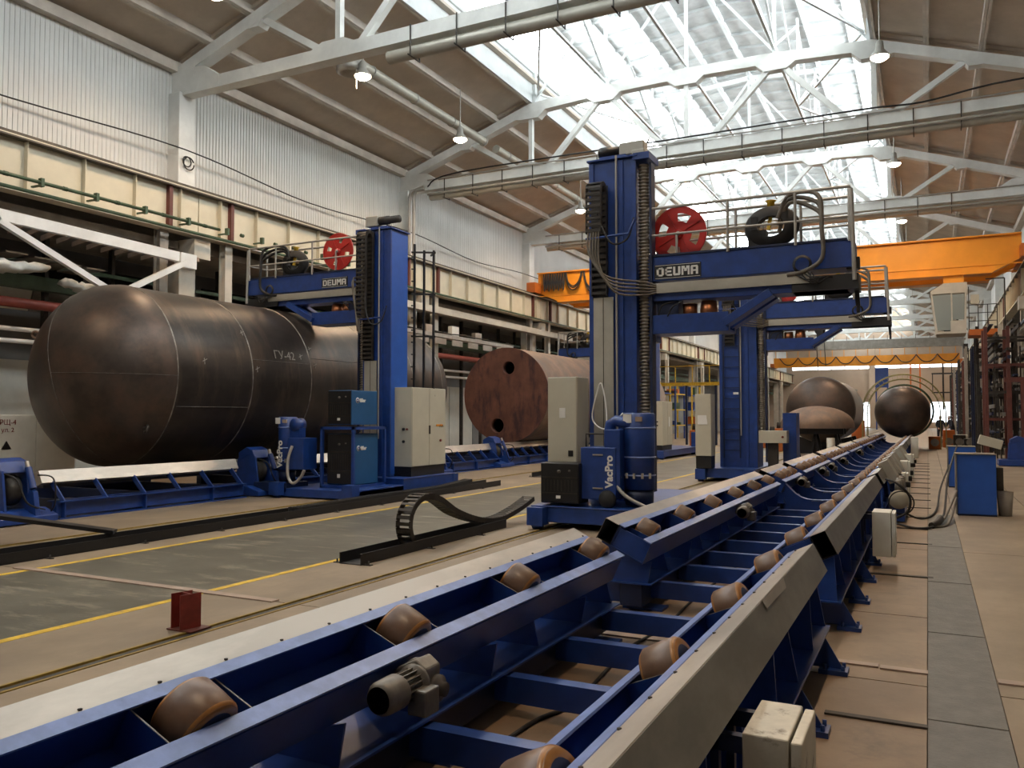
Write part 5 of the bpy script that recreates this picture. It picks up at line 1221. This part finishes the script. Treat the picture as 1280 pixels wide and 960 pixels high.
# cable trays further along the left wall
for i, (z, y0, y1, l) in enumerate(((5.15, 24, 37, 'cluttered cable tray with grey boxes on the left wall, upper run'), (6.2, 24, 45, 'white steel ledge under the crane beam beyond the left manipulator'))):
    t = thing('cable_tray', (-19.2, y0, z), l, 'cable tray')
    if i == 0:
        MB().box(-18.96, -18.5, y0, y1, z - .05, z).box(-18.52, -18.5, y0, y1, z, z + .1).build('tray', 'rail_grey', t)
        b = MB(); rnd = random.Random(4)
        for k in range(7): b.tube(bez([(-18.56 - .05 * k, y0 + j * 1.3, z + .1 + rnd.uniform(-.05, .1)) for j in range(11)], 3), .035, 5)
        b.build('cable', 'dark_steel', t)
        for k in range(5): y = y0 + .8 + k * 2.1; MB().box(-18.75, -18.55, y, y + .6, z + .1, z + .42 + .1 * (k % 2)).build('junction_box', 'cab_white' if k % 2 else 'galv', t)
        b = MB()
        for k in range(9): b.box(-18.5, -18.47, y0 + k * 1.4, y0 + k * 1.4 + .9, z - .35, z - .1)
        b.build('glass_tube', 'welder_blue' if False else 'galv', t)
    else: MB().box(-18.96, -18.6, y0, y1, z - .08, z + .06).box(-18.66, -18.6, y0, y1, z + .06, z + .2).build('ledge', 'col_paint', t)
# clutter row: far left racks between columns
rnd = random.Random(11)
for i, y in enumerate((46, 50, 54, 58, 62, 67)):
    t = thing('storage_rack', (-17.8, y, 0), 'cluttered yellow and blue rack by the far left wall, %s from the camera' % ORD[i], 'rack', 'racks by the far left wall')
    b = MB()
    for dx in (-.6, .6):
        for dy in (0, 2.6): b.bar((-17.8 + dx, y + dy, 0), (-17.8 + dx, y + dy, 4.2), .1)
    b.build('post', 'yellow' if i % 2 else 'blue', t)
    for z in (1.0, 2.2, 3.4): MB().box(-18.5, -17.1, y, y + 2.6, z, z + .08).build('shelf', 'yellow' if i % 2 == 0 else 'blue', t)
    for k in range(7): q = rnd.choice((1.08, 2.28, 3.48)); yy = y + rnd.uniform(0, 2); MB().box(-18.2, -17.3, yy, yy + rnd.uniform(.3, .7), q, q + rnd.uniform(.2, .7)).build('bundle', rnd.choice(('galv', 'dark_steel', 'green_pipe', 'orange_dark', 'cab_cream', 'blue')), t)
t = thing('platform_gantry', (-14, 50, 0), 'yellow gantry platform with railings beyond the far tanks', 'gantry')
b = MB().box(-17, -9.5, 50, 50.3, 3.6, 3.8)
for k in range(8): b.bar((-17 + k * 1.05, 50, 3.8), (-17 + k * 1.05, 50, 4.8), .05)
b.bar((-17, 50, 4.8), (-9.5, 50, 4.8), .05).build('platform', 'yellow', t)
b = MB()
for k in range(5): b.bar((-16.8 + k * 1.8, 50.1, 0), (-16.8 + k * 1.8, 50.1, 3.6), .12)
b.build('leg', 'blue_dark', t)
rnd = random.Random(21)
for i in range(12):
    x = -10.5 + i * .36; y = 34 + (i * 5 % 12) * 1.15; w_, h_ = rnd.uniform(.3, .7), rnd.uniform(.3, 1.2)
    m = rnd.choice(('blue', 'galv', 'dark_steel', 'orange_dark', 'yellow', 'blue_dark'))
    t = thing('machine_part', (x, y, 0), '%s machine part on the far floor between the blue columns, %s from the left' % ({'blue': 'blue', 'galv': 'grey', 'dark_steel': 'dark', 'orange_dark': 'orange', 'yellow': 'yellow', 'blue_dark': 'navy'}[m], ORD[i]), 'machine part', 'clutter on the far floor')
    MB().box(x - w_ / 2, x + w_ / 2, y, y + .6, 0, h_).build('housing', m, t, bevel=.03); MB().lathe([(.001, 0), (.15, 0), (.12, .3), (.001, .3)], (x, y + .3, h_), 'z', 12).build('knob', 'dark_steel', t)

# ================================================================== RIGHT SIDE
def blue_box(x0, x1, y0, y1, h, lab):
    t = thing('blue_cabinet', ((x0 + x1) / 2, y0, 0), lab, 'cabinet', 'blue floor boxes in the aisle')
    MB().box(x0, x1, y0, y1, .03, h).build('body', 'blue_bright', t, bevel=.006); MB().box(x0 - .02, x0, y0 - .02, y1, .02, h + .01).box(x0 - .02, x1, y0 - .02, y1, h, h + .015).build('edge_trim', 'galv_dull', t); MB().box(x0, x1, y0 + .02, y1, 0, .03).build('skirting', 'blue_dark', t)
    return t
blue_box(.43, 1.02, 16.3, 16.9, 1.05, 'blue floor box standing nearest in the right aisle')
blue_box(.42, 1.0, 22.6, 23.2, .98, 'blue floor box behind the nearer one, hoses hanging from it')
t = thing('waste_bin', (1.13, 16.7, 0), 'small dark bin and grey duct pressed against the nearer blue box', 'bin')
MB().lathe([(.001, 0), (.10, 0), (.13, .42), (.12, .42), (.001, .05)], (1.16, 16.6, 0), 'z', 20).build('bucket', 'concrete_grey', t); MB().box(1.03, 1.14, 16.55, 16.9, .43, .82).build('duct_box', 'dark_steel', t)
t = thing('control_panel_stand', (1.45, 25.2, 0), 'tilted cream control panel on a slim post in the right aisle', 'control panel')
b = MB(); b.M = Matrix.Translation((1.42, 24.6, 1.05)) @ Matrix.Rotation(R(16), 4, 'Y'); b.box(-.27, .27, -.12, .15, -.12, .12); b.build('panel', 'cab_cream', t, bevel=.012)
MB().bar((1.44, 24.7, 0), (1.44, 24.7, .95), .07).box(1.25, 1.6, 24.5, 24.9, 0, .03).build('post', 'dark_steel', t)
t = rotator_unit(33.4, 'blue roller unit standing alone on the right side floor'); t.location = (2.95, 33.6, 0)
t = thing('floor_hose', (0, 15, 0), 'thick hoses snaking from the conveyor to the blue floor boxes', 'hose')
MB().tube(bez([(-.45, 15.4, .15), (-.2, 15.3, .03), (.0, 15.6, .03), (.12, 17.0, .05), (.2, 19, .25), (.42, 21.5, .6)], 8), .016, 8).build('hose', 'black_rubber', t)
MB().tube(bez([(-.5, 14.3, .05), (-.2, 13.9, .03), (.06, 14.2, .04), (.20, 15.2, .1), (.33, 18, .6), (.6, 22.4, 1.0)], 8), .018, 8).build('hose', 'black_rubber', t)
MB().tube(bez([(.05, 14.3, .04), (.2, 14.9, .08), (.42, 16.3, .42)], 8), .02, 8).tube(bez([(.05, 14.2, .04), (.25, 14.6, .04), (.42, 16.3, .3)], 8), .02, 8).build('hose', 'hose', t)
b = MB().tube(bez([(.02, 14.15, .05), (.1, 14.4, .07), (.15, 14.8, .1)], 6), .05, 8); b.build('hose_sleeve', 'dark_steel', t)
# racks along the right crane beam line
rnd = random.Random(5)
for i, y in enumerate((37.0, 43.0, 47.0, 55.0, 59, 67.2, 71, 79, 84, 92)):
    x0 = 2.05
    t = thing('storage_rack', (x0 + .7, y, 0), 'tall steel rack full of stacked profiles on the right side, %s from the camera' % ORD[i], 'rack', 'racks on the right side')
    pm = ('brown_red', 'dark_steel', 'blue_dark', 'concrete_grey')[i % 4]; H_ = 5.2 + .6 * (i % 2)
    for dx in (0, .75, 1.5):
        for dy in (0, 1.6): MB().bar((x0 + dx, y + dy, 0), (x0 + dx, y + dy, H_), .12).build('post', pm, t)
    for k in range(5): z = .5 + k * 1.05; MB().box(x0 - .05, x0 + 1.55, y - .04, y + .04, z, z + .1).box(x0 - .05, x0 + 1.55, y + 1.56, y + 1.64, z, z + .1).build('cross_arm', pm if k % 2 else 'dark_steel', t)
    b = MB(); c = MB(); e = MB()
    for k in range(46):
        z = .5 + (k % 5) * 1.05 + .12 + rnd.uniform(0, .6); x = x0 + rnd.uniform(.05, 1.4)
        (b, c, e)[k % 3].box(x, x + rnd.uniform(.04, .14), y - .2, y + 3, z, z + rnd.uniform(.04, .16))
    for k in range(10): x = x0 + rnd.uniform(0, 1.5); c.bar((x, y + .3, 0), (x + rnd.uniform(-.1, .1), y + .5, rnd.uniform(2.5, H_)), .05)
    b.build('grey_profiles', 'galv_dull', t)['kind'] = 'stuff'; c.build('dark_profiles', 'dark_steel', t)['kind'] = 'stuff'; e.build('blue_profiles', 'blue_dark', t)['kind'] = 'stuff'
t = thing('steel_portal', (3.0, 36.3, 0), 'dark red upright frame standing before the right racks', 'frame')
b = MB()
for x in (2.75, 3.2, 3.75): b.bar((x, 36.3, 0), (x, 36.3, 3.1), .16)
b.bar((2.6, 36.3, 3.1), (3.9, 36.3, 3.1), .18); b.build('portal_frame', 'brown_red', t)
# clutter near people
rnd = random.Random(8)
for i in range(9):
    x = .3 + i * .24; y = 49 + (i * 4 % 9) * .9; m = rnd.choice(('dark_steel', 'orange_dark', 'blue_dark', 'cab_cream', 'black'))
    t = thing('machine_part', (x, y, 0), '%s box with a steel disc before the two workers, %s from the left' % ({'dark_steel': 'brown', 'orange_dark': 'orange', 'blue_dark': 'navy', 'cab_cream': 'cream', 'black': 'black'}[m], ORD[i]), 'machine part', 'clutter around the workers')
    MB().box(x - .3, x + .3, y, y + .6, 0, rnd.uniform(.4, 1.1)).build('housing', m, t, bevel=.03); MB().lathe([(.2, 0), (.2, .15), (.001, .15)], (x, y - .1, .35), 'y', 14).build('disc', 'galv_dull', t)

# ---- workers
def person(x, y, face, lab, bend=0.0, helmet='helmet'):
    t = thing('person', (x, y, 0), lab, 'person')
    J = {'pel': (0, 0, .95), 'sp': (0, -.03 - bend * .3, 1.2), 'ch': (0, -.04 - bend * .55, 1.38), 'nk': (0, -.06 - bend * .75, 1.50),
         'shl': (-.18, -.05 - bend * .6, 1.43), 'ell': (-.25, -.1 - bend * .6, 1.15), 'hal': (-.2, -.3 - bend * .6, 1.0), 'shr': (.18, -.05 - bend * .6, 1.43), 'elr': (.26, -.08 - bend * .6, 1.15), 'har': (.2, -.3 - bend * .6, 1.02),
         'hl': (-.1, 0, .9), 'kl': (-.12, -.04, .5), 'al': (-.13, .02, .09), 'tl': (-.14, -.15, .04), 'hr': (.1, 0, .9), 'kr': (.12, -.06, .5), 'ar': (.13, .0, .09), 'tr': (.14, -.17, .04)}
    rad = {'pel': .15, 'sp': .14, 'ch': .16, 'nk': .06, 'shl': .075, 'ell': .05, 'hal': .035, 'shr': .075, 'elr': .05, 'har': .035, 'hl': .1, 'kl': .065, 'al': .045, 'tl': .04, 'hr': .1, 'kr': .065, 'ar': .045, 'tr': .04}
    E_ = [('pel', 'sp'), ('sp', 'ch'), ('ch', 'nk'), ('ch', 'shl'), ('shl', 'ell'), ('ell', 'hal'), ('ch', 'shr'), ('shr', 'elr'), ('elr', 'har'), ('pel', 'hl'), ('hl', 'kl'), ('kl', 'al'), ('al', 'tl'), ('pel', 'hr'), ('hr', 'kr'), ('kr', 'ar'), ('ar', 'tr')]
    ks = list(J); me = bpy.data.meshes.new('body'); me.from_pydata([J[k] for k in ks], [(ks.index(a), ks.index(b_)) for a, b_ in E_], []); me.materials.append(M('cloth_dark'))
    o = bpy.data.objects.new('body', me); COL.objects.link(o); o.parent = t
    o.modifiers.new('skin', 'SKIN'); sl = me.skin_vertices[0].data
    for i, k in enumerate(ks): sl[i].radius = (rad[k], rad[k]); sl[i].use_root = (k == 'pel')
    s_ = o.modifiers.new('sub', 'SUBSURF'); s_.levels = 1; s_.render_levels = 2
    hx, hy, hz = 0, -.08 - bend * .85, 1.62 - bend * .02
    def loc(mb, nm, m): q = mb.mesh(nm, m); return inst(nm, q, t)
    hd = loc(MB().lathe([(.001, -.12), (.05, -.11), (.075, -.04), (.08, .03), (.06, .1), (.001, .125)], (hx, hy, hz), 'z', 16).lathe([(.001, -.03), (.015, 0), (.001, .03)], (hx, hy - .085, hz - .01), 'z', 6), 'head', 'skin')
    loc(MB().lathe([(.105, .03), (.095, .06), (.08, .12), (.04, .15), (.001, .16)], (hx, hy, hz), 'z', 18), 'cap', helmet)
    for sx in (-1, 1):
        b = MB()
        for f_ in range(4): b.tube([(sx * .2 + (f_ - 1.5) * .018, -.31 - bend * .6, 1.0), (sx * .2 + (f_ - 1.5) * .02, -.36 - bend * .6, .97), (sx * .2 + (f_ - 1.5) * .02, -.38 - bend * .6, .93)], .009, 5)
        b.tube([(sx * .17, -.3 - bend * .6, 1.0), (sx * .15, -.34 - bend * .6, 1.0)], .01, 5).lathe([(.001, -.03), (.035, -.02), (.035, .02), (.001, .03)], (sx * .2, -.30 - bend * .6, 1.0), 'y', 8)
        loc(b, 'hand', 'skin')
    t.rotation_euler = (0, 0, face)
    return t
person(.65, 58.0, R(20), 'worker in dark overalls standing left before the bright far window')
person(1.38, 58.6, R(-60), 'second worker in dark clothes just right of the first, in a pale cap', .2)
